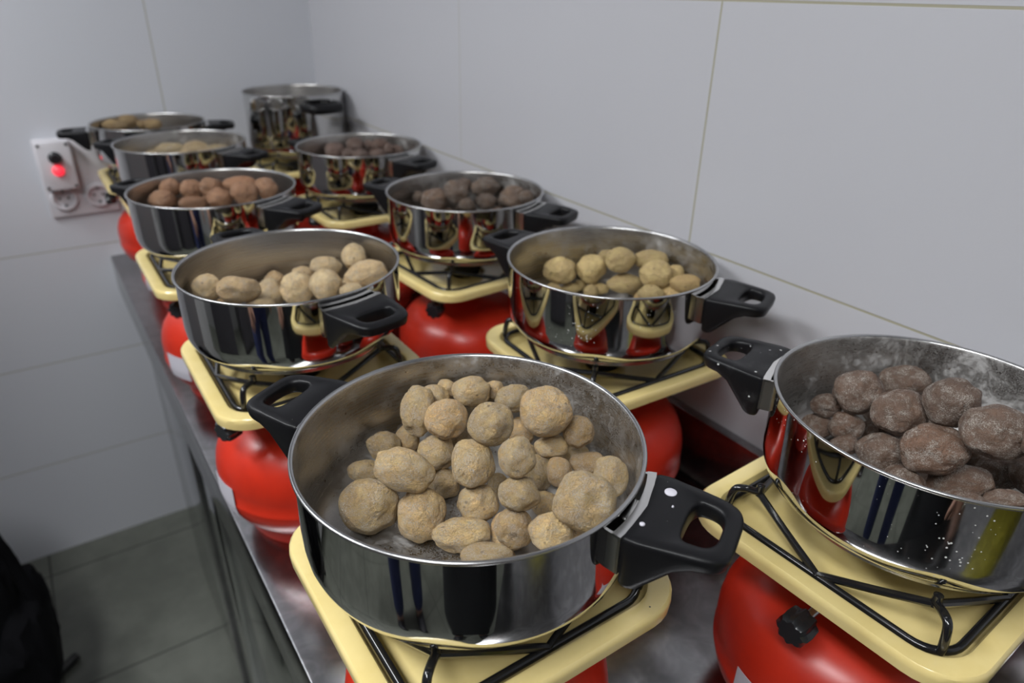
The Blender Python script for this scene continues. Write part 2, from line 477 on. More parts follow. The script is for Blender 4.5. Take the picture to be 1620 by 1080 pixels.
# ------------------------------------------------------------------ the room
def slab(name, x0, x1, y0, y1, z0, z1, m):
    bm = bmesh.new(); box(bm, x0, x1, y0, y1, z0, z1); return struct(finish(name, bm, m, smooth=False))
slab('floor', XL - 0.1, XW + 0.1, YB - 0.1, YW + 0.1, -0.1, 0.0, M_floor)
slab('ceiling', XL - 0.1, XW + 0.1, YB - 0.1, YW + 0.1, ZC, ZC + 0.1, M_ceiling)
slab('wall_right', XW, XW + 0.1, YB - 0.1, YW + 0.1, 0.0, ZC, M_wall_r)
slab('wall_far', XL - 0.1, XW, YW, YW + 0.1, 0.0, ZC, M_wall_f)
slab('wall_left', XL - 0.1, XL, YB - 0.1, YW, 0.0, ZC, M_plaster)
slab('wall_near', XL, XW, YB - 0.1, YB, 0.0, ZC, M_plaster)

for _x, _yy in CEIL:
    t = thing('ceiling_lamp', 'long white ceiling lamp over the aisle, %s end' % ('far' if _yy > 0.5 else 'near'), 'lamp', (_x, _yy, ZC))
    bm = bmesh.new(); box(bm, -0.17, 0.17, -0.62, 0.62, -0.05, 0.0, 0.006); finish('housing', bm, M_plate, t, smooth=False)
    bm = bmesh.new(); box(bm, -0.15, 0.15, -0.60, 0.60, -0.068, -0.05, 0.004); finish('diffuser', bm, M_tube, t, smooth=False)

# ------------------------------------------------------------------ counter
XE = 0.1085
t = thing('worktop', 'long brushed steel worktop under the row of stoves', 'worktop', (0, 0, 0))
bm = bmesh.new()
box(bm, XE, XW - 0.001, -1.2, YW - 0.001, TOP - 0.100, TOP, 0.003, 2)
finish('slab', bm, M_steel, t)
bm = bmesh.new()
box(bm, XW - 0.018, XW - 0.001, -1.2, YW - 0.001, TOP + 0.0002, TOP + 0.104, 0.003, 2)
struct(finish('trim_1', bm, M_steel))

t = thing('base_cabinet', 'stainless steel base cabinet carrying the worktop', 'cabinet', (0, 0, 0))
bm = bmesh.new(); box(bm, XE + 0.030, XW - 0.002, -1.15, YW - 0.30, 0.0, TOP - 0.101)
finish('carcass', bm, M_door, t, smooth=False)
for y0, y1 in ((1.235, 1.74), (1.135, 1.225), (0.60, 1.035), (0.06, 0.58), (-0.52, 0.04)):
    bm = bmesh.new(); box(bm, XE + 0.012, XE + 0.030, y0, y1, 0.015, TOP - 0.108, 0.003, 2)
    d = finish('door', bm, M_door, t)
    if y1 - y0 > 0.2:
        bm = bmesh.new(); box(bm, XE + 0.004, XE + 0.0125, y0 + 0.004, y0 + 0.016, 0.03, TOP - 0.125, 0.002, 2)
        finish('pull_strip', bm, M_steel, d)
bm = bmesh.new(); box(bm, XE + 0.006, XE + 0.030, 1.045, 1.125, 0.0, TOP - 0.1015, 0.003, 2); finish('centre_post', bm, M_door, t)

# ------------------------------------------------------------------ switch and sockets on the far wall
t = thing('socket_panel', 'white double wall socket panel low on the far wall', 'socket', (0.081, YW, RIM - 0.140))
bm = bmesh.new(); box(bm, -0.077, 0.077, -0.010, -0.0005, -0.097, 0.095, 0.004, 2); finish('cover_plate', bm, M_plate, t)
for sx in (-0.040, 0.036):
    bm = bmesh.new()
    lathe(bm, [(0.0295, 0), (0.0295, 0.010), (0.0270, 0.012), (0.0215, 0.0115), (0.0205, 0.002), (0.0, 0.0015)], 40)
    for v in bm.verts: v.co = Vector((v.co.x, -v.co.z, v.co.y))
    s = finish('socket', bm, M_plate, t, loc=(sx, -0.008, -0.050))
    bm = bmesh.new()
    for hx in (-0.0095, 0.0095):
        r = bmesh.ops.create_cone(bm, cap_ends=True, segments=14, radius1=0.0028, radius2=0.0028, depth=0.002, matrix=Matrix.Translation((hx, -0.0028, 0)) @ Matrix.Rotation(PI / 2, 4, 'X'))
    for hz in (-0.018, 0.018):
        box(bm, -0.003, 0.003, -0.008, -0.002, hz - 0.002, hz + 0.002)
    finish('contact', bm, M_hole, s)
t = thing('switch_box', 'small white wall box with a black knob and a lit red lamp', 'switch', (0.044, YW - 0.0102, RIM - 0.1035))
bm = bmesh.new(); box(bm, -0.036, 0.036, -0.038, 0.0, -0.0575, 0.0575, 0.004, 2); finish('housing', bm, M_plate, t)
for sx in (-0.029, 0.029):
    for sz in (-0.050, 0.050):
        bm = bmesh.new(); bmesh.ops.create_cone(bm, cap_ends=True, segments=14, radius1=0.0034, radius2=0.0034, depth=0.002, matrix=Matrix.Translation((sx, -0.0385, sz)) @ Matrix.Rotation(PI / 2, 4, 'X'))
        finish('screw', bm, M_hole, t)
bm = bmesh.new(); lathe(bm, [(0, 0), (0.0145, 0), (0.0145, 0.003), (0.012, 0.005), (0.0115, 0.018), (0.010, 0.020), (0.0, 0.020)], 32)
for v in bm.verts: v.co = Vector((v.co.x, -v.co.z, v.co.y))
k = finish('rotary_knob', bm, M_knob, t, loc=(0.0, -0.038, 0.020))
bm = bmesh.new(); lathe(bm, [(0.0, 0.0), (0.0125, 0.0), (0.0125, 0.007), (0.0105, 0.011), (0.006, 0.0135), (0.0, 0.0145)], 32)
for v in bm.verts: v.co = Vector((v.co.x, -v.co.z, v.co.y))
finish('red_lamp', bm, M_red_lamp, t, loc=(0.0, -0.038, -0.010))

# ------------------------------------------------------------------ camping stove: red gas bottle, yellow tray, black grate
def bottle_bm():
    bm = bmesh.new()
    prof = [(0.0, 0.012), (0.082, 0.012), (0.084, 0.0), (0.0885, 0.0), (0.0900, 0.003), (0.0895, 0.016), (0.0905, 0.0205), (0.099, 0.026), (0.108, 0.036),
            (0.1150, 0.050), (0.1180, 0.0615), (0.1180, 0.0650), (0.1192, 0.0662), (0.1192, 0.0705), (0.1182, 0.0718), (0.1188, 0.088), (0.1188, 0.098), (0.1167, 0.112), (0.1115, 0.126),
            (0.102, 0.1395), (0.087, 0.1505), (0.067, 0.1585), (0.045, 0.1635), (0.030, 0.1660), (0.026, 0.1690), (0.0255, 0.1900), (0.0, 0.1900)]
    lathe(bm, prof, 96)
    return bm
def label_bm():
    bm = bmesh.new(); n = 14; rows = [(0.0, 0.0575), (0.0, 0.062), (0.0, 0.088)]
    zs = [(0.1176, 0.0530), (0.1190, 0.0610), (0.1200, 0.0660), (0.1202, 0.072), (0.1200, 0.096)]
    rs = []
    for r, z in zs: rs.append([bm.verts.new((r * cos(rad(-12 + 24 * i / n)), r * sin(rad(-12 + 24 * i / n)), z)) for i in range(n + 1)])
    ou = []
    for r, z in zs: ou.append([bm.verts.new(((r + 0.0004) * cos(rad(-12 + 24 * i / n)), (r + 0.0004) * sin(rad(-12 + 24 * i / n)), z)) for i in range(n + 1)])
    for a, b in zip(ou, ou[1:]):
        for i in range(n): bm.faces.new((a[i], a[i + 1], b[i + 1], b[i]))
    m = len(zs) - 1
    for i in range(n):
        bm.faces.new((rs[0][i], rs[0][i + 1], ou[0][i + 1], ou[0][i])); bm.faces.new((rs[m][i], ou[m][i], ou[m][i + 1], rs[m][i + 1]))
    for k in range(m):
        bm.faces.new((rs[k][0], ou[k][0], ou[k + 1][0], rs[k + 1][0])); bm.faces.new((rs[k][n], rs[k + 1][n], ou[k + 1][n], ou[k][n]))
    return bm
TZ = 0.357 - 0.123       # tray rim height over the worktop
def tray_bm():
    bm = bmesh.new()
    def L(h, r, z): return [(x, y, z) for x, y in rrect(h, h, r)]
    ls = [L(0.1235, 0.040, TZ - 0.014), L(0.1250, 0.0415, TZ - 0.013), L(0.1255, 0.042, TZ - 0.006), L(0.1250, 0.0415, TZ - 0.0018), L(0.1232, 0.040, TZ),
          L(0.1120, 0.034, TZ), L(0.1090, 0.032, TZ - 0.0012), L(0.1072, 0.030, TZ - 0.005), L(0.1060, 0.029, TZ - 0.0125), L(0.1030, 0.027, TZ - 0.0155), L(0.085, 0.040, TZ - 0.0175)]
    rs = loops(bm, ls)
    # pan floor runs down to the burner well
    n = len(ls[-1]); last = rs[-1]
    prev = last
    for rr, z in ((0.060, TZ - 0.020), (0.036, TZ - 0.021), (0.033, TZ - 0.027), (0.0, TZ - 0.027)):
        if rr == 0.0:
            c = bm.verts.new((0, 0, z))
            for i in range(n): bm.faces.new((prev[i], prev[(i + 1) % n], c))
        else:
            ring = []
            for v in last:
                a = math.atan2(v.co.y, v.co.x); ring.append(bm.verts.new((rr * cos(a), rr * sin(a), z)))
            for i in range(n): bm.faces.new((prev[i], prev[(i + 1) % n], ring[(i + 1) % n], ring[i]))
            prev = ring
    # underside
    under = loops(bm, [L(0.1235, 0.040, TZ - 0.014), L(0.1215, 0.039, TZ - 0.013), L(0.1200, 0.038, TZ - 0.003), L(0.1100, 0.034, TZ - 0.003), L(0.1085, 0.031, TZ - 0.017), L(0.084, 0.04, TZ - 0.0195)])
    prev = under[-1]
    ring = [bm.verts.new((0.040 * cos(math.atan2(v.co.y, v.co.x)), 0.040 * sin(math.atan2(v.co.y, v.co.x)), TZ - 0.031)) for v in prev]
    for i in range(n): bm.faces.new((prev[i], prev[(i + 1) % n], ring[(i + 1) % n], ring[i]))
    bm.faces.new(ring)
    bmesh.ops.remove_doubles(bm, verts=bm.verts[:], dist=0.00002)
    return bm
def grate_bm():
    bm = bmesh.new(); r = 0.0034
    zf = TZ - 0.0045
    tube(bm, [(x, y, zf) for x, y in rrect(0.1015, 0.1015, 0.027, 8)], r, 10, closed=True)
    nubz = 0.357 - 0.0945 - 0.003
    for a in range(4):
        ca, sa = cos(a * PI / 2), sin(a * PI / 2)
        def R(x, y, z): return (x * ca - y * sa, x * sa + y * ca, z)
        # corner finger: up from the frame corner, then in towards the support tip
        tube(bm, [R(*p) for p in spline([(0.0945, 0.0945, zf), (0.0950, 0.0950, zf + 0.008), (0.0925, 0.0925, nubz - 0.0065), (0.087, 0.087, nubz - 0.0040), (0.080, 0.080, nubz - 0.0060), (0.0755, 0.0755, nubz - 0.0066)], 5)], r, 10)
        tube(bm, [R(0.0770, 0.0770, nubz - 0.010), R(0.0770, 0.0770, nubz - 0.002), R(0.0770, 0.0770, nubz + 0.0008)], r * 1.08, 10)
        # arm from mid side to the tip and on to the next mid side
        for s in (0, 1):
            p = [(0.1015, 0.0, zf + 0.001), (0.0985, 0.009, zf + 0.0035), (0.089, 0.040, (zf + nubz) / 2 - 0.0035), (0.0770, 0.0765, nubz - 0.0085)]
            if s: p = [(y, x, z) for x, y, z in p]
            tube(bm, [R(*q_) for q_ in spline(p, 4)], r * 0.95, 8)
    return bm
def make_stove():
    t = thing('camping_stove', 'x', 'stove')
    b = finish('gas_bottle', bottle_bm(), M_red, t)
    l = finish('warning_label', label_bm(), M_label, b); l['label'] = 'white warning label'
    tr = finish('tray', tray_bm(), M_enamel, t)
    finish('grate', grate_bm(), M_grate, t)
    bm = bmesh.new(); lathe(bm, [(0.0, TZ - 0.026), (0.024, TZ - 0.026), (0.026, TZ - 0.018), (0.030, TZ - 0.012), (0.030, TZ - 0.008), (0.026, TZ - 0.004), (0.012, TZ - 0.002), (0.0, TZ - 0.0015)], 40)
    finish('burner_cap', bm, M_cap, t)
    bm = bmesh.new(); lathe(bm, [(0.0, 0.1895), (0.019, 0.1895), (0.019, 0.1965), (0.014, 0.1975), (0.014, TZ - 0.0315), (0.0, TZ - 0.0315)], 6)
    v = finish('valve', bm, M_brass, t, angle=20)
    # control knob at the end of a steel spindle, pointing along local +X
    bm = bmesh.new(); tube(bm, [(0.010, 0, 0.1868), (0.080, 0, 0.1868), (0.106, 0, 0.1868)], 0.0042, 14); s = finish('spindle', bm, M_rim, v)
    bm = bmesh.new()
    n = 40; prof = [(0.105, 0.010), (0.107, 0.0125), (0.118, 0.0135), (0.125, 0.0130), (0.128, 0.0105)]
    rs = []
    for x, r in prof:
        rs.append([bm.verts.new((x, (r + 0.0013 * cos(8 * 2 * PI * i / n)) * cos(2 * PI * i / n), 0.1868 + (r + 0.0013 * cos(8 * 2 * PI * i / n)) * sin(2 * PI * i / n))) for i in range(n)])
    for a, b_ in zip(rs, rs[1:]):
        for i in range(n): bm.faces.new((a[i], a[(i + 1) % n], b_[(i + 1) % n], b_[i]))
    bm.faces.new(rs[0]); bm.faces.new(rs[-1])
    finish('control_knob', bm, M_knob, v)
    return t
# name: tray centre, tray turn, bottle offset, knob direction, label direction, description
STOVES = [
    ('A', 0.222, 0.369, 0, (0.002, 0.0), -110, 235, 'yellow camping stove carrying the nearest pot of tan potatoes'),
    ('B', 0.548, 0.207, 2, (-0.005, 0.000), 184, 176, 'yellow camping stove at lower right under the dark potatoes'),
    ('C', 0.566, 0.605, -2, (0.0, 0.0), 150, 60, 'yellow camping stove under the pot of yellow potatoes by the side wall'),
    ('D', 0.222, 0.797, 0, (-0.004, -0.003), 205, 188, 'yellow camping stove in the front row, second from the camera'),
    ('E', 0.230, 1.207, 0, (-0.004, 0.0), 218, 205, 'yellow camping stove in the front row under reddish potatoes'),
    ('F', 0.577, 0.984, 4, (0.0, 0.0), 215, 80, 'yellow camping stove in the wall row under greyish brown potatoes'),
    ('G', 0.577, 1.411, 0, (0.0, 0.0), 140, 90, 'yellow camping stove between the tall pot and the greyish potatoes'),
    ('H', 0.262, 1.632, 0, (-0.006, 0.0), -70, 205, 'yellow camping stove in the front row, next to last from far wall'),
    ('I', 0.249, 1.905, 0, (0.0, 0.0), 180, 60, 'yellow camping stove at the far end of the front row'),
    ('J', 0.585, 1.868, 0, (0.0, 0.0), 170, 60, 'yellow camping stove in the corner under the tall empty pot'),
]
proto = make_stove()
for i, (n_, x, y, rz, off, ka, la, lab) in enumerate(STOVES):
    o = proto if i == 0 else copy_tree(proto)
    o.location = (x, y, TOP); o.rotation_euler = (0, 0, rad(rz)); o['label'] = lab; o['group'] = 'camping stoves on the worktop'
    for ch in o.children:
        base = ch.name.split('.')[0]
        if base == 'gas_bottle':
            ch.rotation_euler = (0, 0, rad(la - rz)); ch.location = (off[0], off[1], 0)
        elif base == 'valve':
            ch.rotation_euler = (0, 0, rad(ka - rz)); ch.location = (off[0] * 0.5, off[1] * 0.5, 0)

# ------------------------------------------------------------------ pots
PB = 0.094               # rim height over the base disc
def pot_body_bm(r=0.13, h=PB, n=144):
    bm = bmesh.new()
    ro = r - 0.0022
    outer = [(0.0, -h + 0.0055), (r - 0.024, -h + 0.0055), (r - 0.0165, -h + 0.0068), (r - 0.0095, -h + 0.0105), (r - 0.0050, -h + 0.0165), (r - 0.0030, -h + 0.0240), (ro, -h + 0.034), (ro, -0.010), (ro, -0.0034)]
    rim = [(r - 0.0008, -0.0030), (r, -0.0018), (r - 0.0002, -0.0006), (r - 0.0013, 0.0), (r - 0.0028, -0.0004), (r - 0.0036, -0.0016)]
    ri = r - 0.0042
    inner = [(ri, -0.004), (ri, -h + 0.028), (ri - 0.002, -h + 0.017), (ri - 0.0075, -h + 0.0100), (ri - 0.018, -h + 0.0068), (0.0, -h + 0.0065)]
    prof = outer + rim + inner
    a, b = len(outer) - 1, len(outer) + len(rim) - 1
    lathe(bm, prof, n, mi=lambda k: 0 if k < a else (2 if k < b else 1))
    return bm
def base_bm(r=0.112, h=PB):
    bm = bmesh.new(); lathe(bm, [(0.0, -h), (r - 0.0015, -h), (r, -h + 0.0012), (r, -h + 0.0048), (r - 0.001, -h + 0.0056), (0.0, -h + 0.0056)], 96); return bm
def handle_bm():
    """flat trapezoid grip with an oblong hole, deep where it meets the pot; runs along +X"""
    bm = bmesh.new(); n = 72; rings = []
    def sp(v, e): return math.copysign(abs(v) ** e, v)
    for i in range(n):
        a = 2 * PI * i / n; c, s = cos(a), sin(a)
        ee = 0.42 if c > 0 else 0.17; ox = 0.1668 + 0.0315 * sp(c, ee); oy = 0.0385 * sp(s, ee)
        oy *= 1.0 - 0.20 * (ox - 0.150) / 0.046 if ox > 0.150 else 1.0
        q_ = max(0.0, min(1.0, (0.198 - ox) / 0.062)); ox -= q_ * oy * oy / (2 * 0.138)
        hx = 0.1755 + 0.0115 * sp(c, 0.62); hy = 0.0205 * sp(s, 0.62) * (1.0 - 0.10 * sp(c, 0.62))
        def zb(x):
            u = max(0.0, min(1.0, (x - 0.134) / 0.040)); u = u * u * (3 - 2 * u)
            return -0.052 + 0.028 * u
        def ztop(x): return -0.0105 - 0.0015 * max(0, (x - 0.17) / 0.03) ** 2
        dx, dy = ox - hx, oy - hy; d = math.hypot(dx, dy); dx /= d; dy /= d
        ring = []
        e = 0.0032
        zt, zb_o, zb_i = ztop(ox), zb(ox), zb(hx)
        def P(px, py, z): ring.append((px, py, z))
        # top: from hole edge outwards
        P(hx + dx * e * 0.0, hy + dy * 0.0, ztop(hx) - e); P(hx + dx * e * 0.3, hy + dy * e * 0.3, ztop(hx) - e * 0.3); P(hx + dx * e, hy + dy * e, ztop(hx))
        P(hx + (ox - hx) * 0.5, hy + (oy - hy) * 0.5, ztop((hx + ox) / 2) + 0.0004)
        P(ox - dx * e, oy - dy * e, zt); P(ox - dx * e * 0.3, oy - dy * e * 0.3, zt - e * 0.3); P(ox, oy, zt - e)
        P(ox - dx * 0.0006, oy - dy * 0.0006, (zt + zb_o) / 2)
        P(ox - dx * 0.001, oy - dy * 0.001, zb_o + e); P(ox - dx * (0.001 + e * 0.3), oy - dy * (0.001 + e * 0.3), zb_o + e * 0.3); P(ox - dx * (e + 0.001), oy - dy * (e + 0.001), zb_o)
        mx, my = (hx + ox) / 2, (hy + oy) / 2
        P(mx, my, zb(mx)); P(hx + dx * e, hy + dy * e, zb_i); P(hx + dx * e * 0.3, hy + dy * e * 0.3, zb_i + e * 0.3); P(hx, hy, zb_i + e)
        rings.append([bm.verts.new(p) for p in ring])
    for i in range(n):
        a, b = rings[i], rings[(i + 1) % n]; m = len(a)
        for k in range(m): bm.faces.new((a[k], b[k], b[(k + 1) % m], a[(k + 1) % m]))
    return bm
def bracket_bm():
    """curved chrome flame guard: outer plate with two cheeks back to the pot wall"""
    bm = bmesh.new(); n = 20; r0, r1 = 0.1358, 0.1376; z0, z1 = -0.042, -0.0115; A = 16.0
    rings = []
    for i in range(n + 1):
        a = rad(-A + 2 * A * i / n); rings.append([bm.verts.new((r * cos(a), r * sin(a), z)) for r, z in ((r0, z0), (r1, z0), (r1, z1), (r0, z1))])
    for a, b in zip(rings, rings[1:]):
        for k in range(4): bm.faces.new((a[k], b[k], b[(k + 1) % 4], a[(k + 1) % 4]))
    bm.faces.new(rings[0]); bm.faces.new(rings[-1][::-1])
    for s in (-1, 1):
        a0, a1 = rad(s * A), rad(s * (A - 1.0)); q_ = []
        for r in (0.1275, r1):
            for a in (a0, a1):
                for z in (z0, z1): q_.append(bm.verts.new((r * cos(a), r * sin(a), z)))
        f = [(0, 1, 3, 2), (4, 6, 7, 5), (0, 4, 5, 1), (2, 3, 7, 6), (0, 2, 6, 4), (1, 5, 7, 3)]
        for x in f: bm.faces.new([q_[i] for i in x])
    rings = []
    for i in range(n + 1):
        a = rad(-A + 2 * A * i / n); rings.append([bm.verts.new((r * cos(a), r * sin(a), z)) for r, z in ((0.1312, z1 - 0.0016), (r1, z1 - 0.0016), (r1, z1 + 0.0006), (0.1312, z1 + 0.0006))])
    for a, b in zip(rings, rings[1:]):
        for k in range(4): bm.faces.new((a[k], b[k], b[(k + 1) % 4], a[(k + 1) % 4]))
    bm.faces.new(rings[0]); bm.faces.new(rings[-1][::-1])
    # welded strap between wall and guard
    box(bm, 0.1268, 0.1372, -0.012, 0.012, -0.040, -0.018, 0.001, 1)
    return bm
ME_H = None
def make_pot(label, inside, outside, plast, angles, group='shallow steel pots of potatoes'):
    global ME_H
    t = thing('cooking_pot', label, 'pot', group=group)
    finish('body', pot_body_bm(), [outside, M_in[inside], M_rim], t, angle=60)
    finish('base_disc', base_bm(), M_rim, t)
    for a in angles:
        h = finish('handle', handle_bm(), plast, t, angle=60); h.rotation_euler = (0, 0, rad(a))
        finish('handle_bracket', bracket_bm(), M_chrome, h, angle=30)
    return t
POTS = [  # key, x, y, inside, outside, plastic, handle angles, label
    ('A', 0.219, 0.369, 1, 0, 0, (-62, 121), 'large steel pot nearest the camera, full of tan potatoes'),
    ('B', 0.564, 0.199, 2, 1, 1, (-74, 106), 'salt-crusted steel pot of dark brown potatoes at right edge'),
    ('C', 0.566, 0.605, 3, 1, 0, (-66, 105), 'steel pot of smooth yellow potatoes beside the side wall'),
    ('D', 0.225, 0.797, 0, 0, 0, (-79, 96), 'half-filled steel pot of pale potatoes behind the nearest pot'),
    ('E', 0.233, 1.205, 0, 0, 0, (-57, 127), 'steel pot of reddish brown potatoes, third in front row'),
    ('F', 0.578, 0.981, 3, 0, 0, (-64, 117), 'steel pot of greyish brown potatoes, third in wall row'),
    ('G', 0.575, 1.411, 3, 0, 0, (-70, 112), 'steel pot of pinkish potatoes in front of the tall pot'),
    ('H', 0.266, 1.625, 3, 0, 0, (-52, 134), 'steel pot of sandy potatoes, fourth in front row'),
    ('I', 0.249, 1.908, 0, 0, 0, (-10, 174), 'farthest shallow steel pot, beside the red-lamp switch box'),
]
protos = {}
for key, x, y, ins, outs, pl, angs, lab in POTS:
    k = (ins, outs, pl)
    if k not in protos:
        p = make_pot(lab, ins, (M_out, M_out_dusty)[outs], (M_plastic, M_plastic_dusty)[pl], angs); protos[k] = p
    else: p = copy_tree(protos[k])
    p['label'] = lab; p.location = (x, y, RIM)
    if key == 'I': p.scale = (0.97, 0.97, 1.0)
    hs = [c for c in p.children if c.name.startswith('handle')]
    for h, a in zip(hs, angs): h.rotation_euler = (0, 0, rad(a))
_h = [c for c in protos[(1, 0, 0)].children if c.name.startswith('handle')][0]
for _sx, _sy, _r in ((0.1475, 0.020, 0.0042), (0.1405, -0.020, 0.0018), (0.153, 0.006, 0.0008)):
    bm = bmesh.new(); lathe(bm, [(0, 0.0007), (_r * 0.7, 0.0006), (_r, 0.0001), (_r, -0.0006), (0, -0.0006)], 18)
    finish('salt_spot', bm, M_label, _h, loc=(_sx, _sy, -0.0098))
# the tall pot in the corner
t = thing('stock_pot', 'tall empty steel pot in the corner at the far end', 'pot', (0.592, 1.862, RIM + 0.057))
finish('body', pot_body_bm(0.125, 0.151), [M_out, M_in[0], M_rim], t, angle=60)
finish('base_disc', base_bm(0.106, 0.151), M_rim, t)
for a in (-80, 100):
    bm = bmesh.new()
    rings = []; n = 28; m = 14
    pts = spline([(0.1225, -0.040, -0.026), (0.140, -0.040, -0.026), (0.162, -0.034, -0.027), (0.170, 0.0, -0.027), (0.162, 0.034, -0.027), (0.140, 0.040, -0.026), (0.1225, 0.040, -0.026)], 5)
    tube(bm, pts, 0.0095, 14)
    for v in bm.verts: v.co.z = -0.026 + (v.co.z + 0.026) * 1.25
    h = finish('handle', bm, M_plastic, t); h.rotation_euler = (0, 0, rad(a))

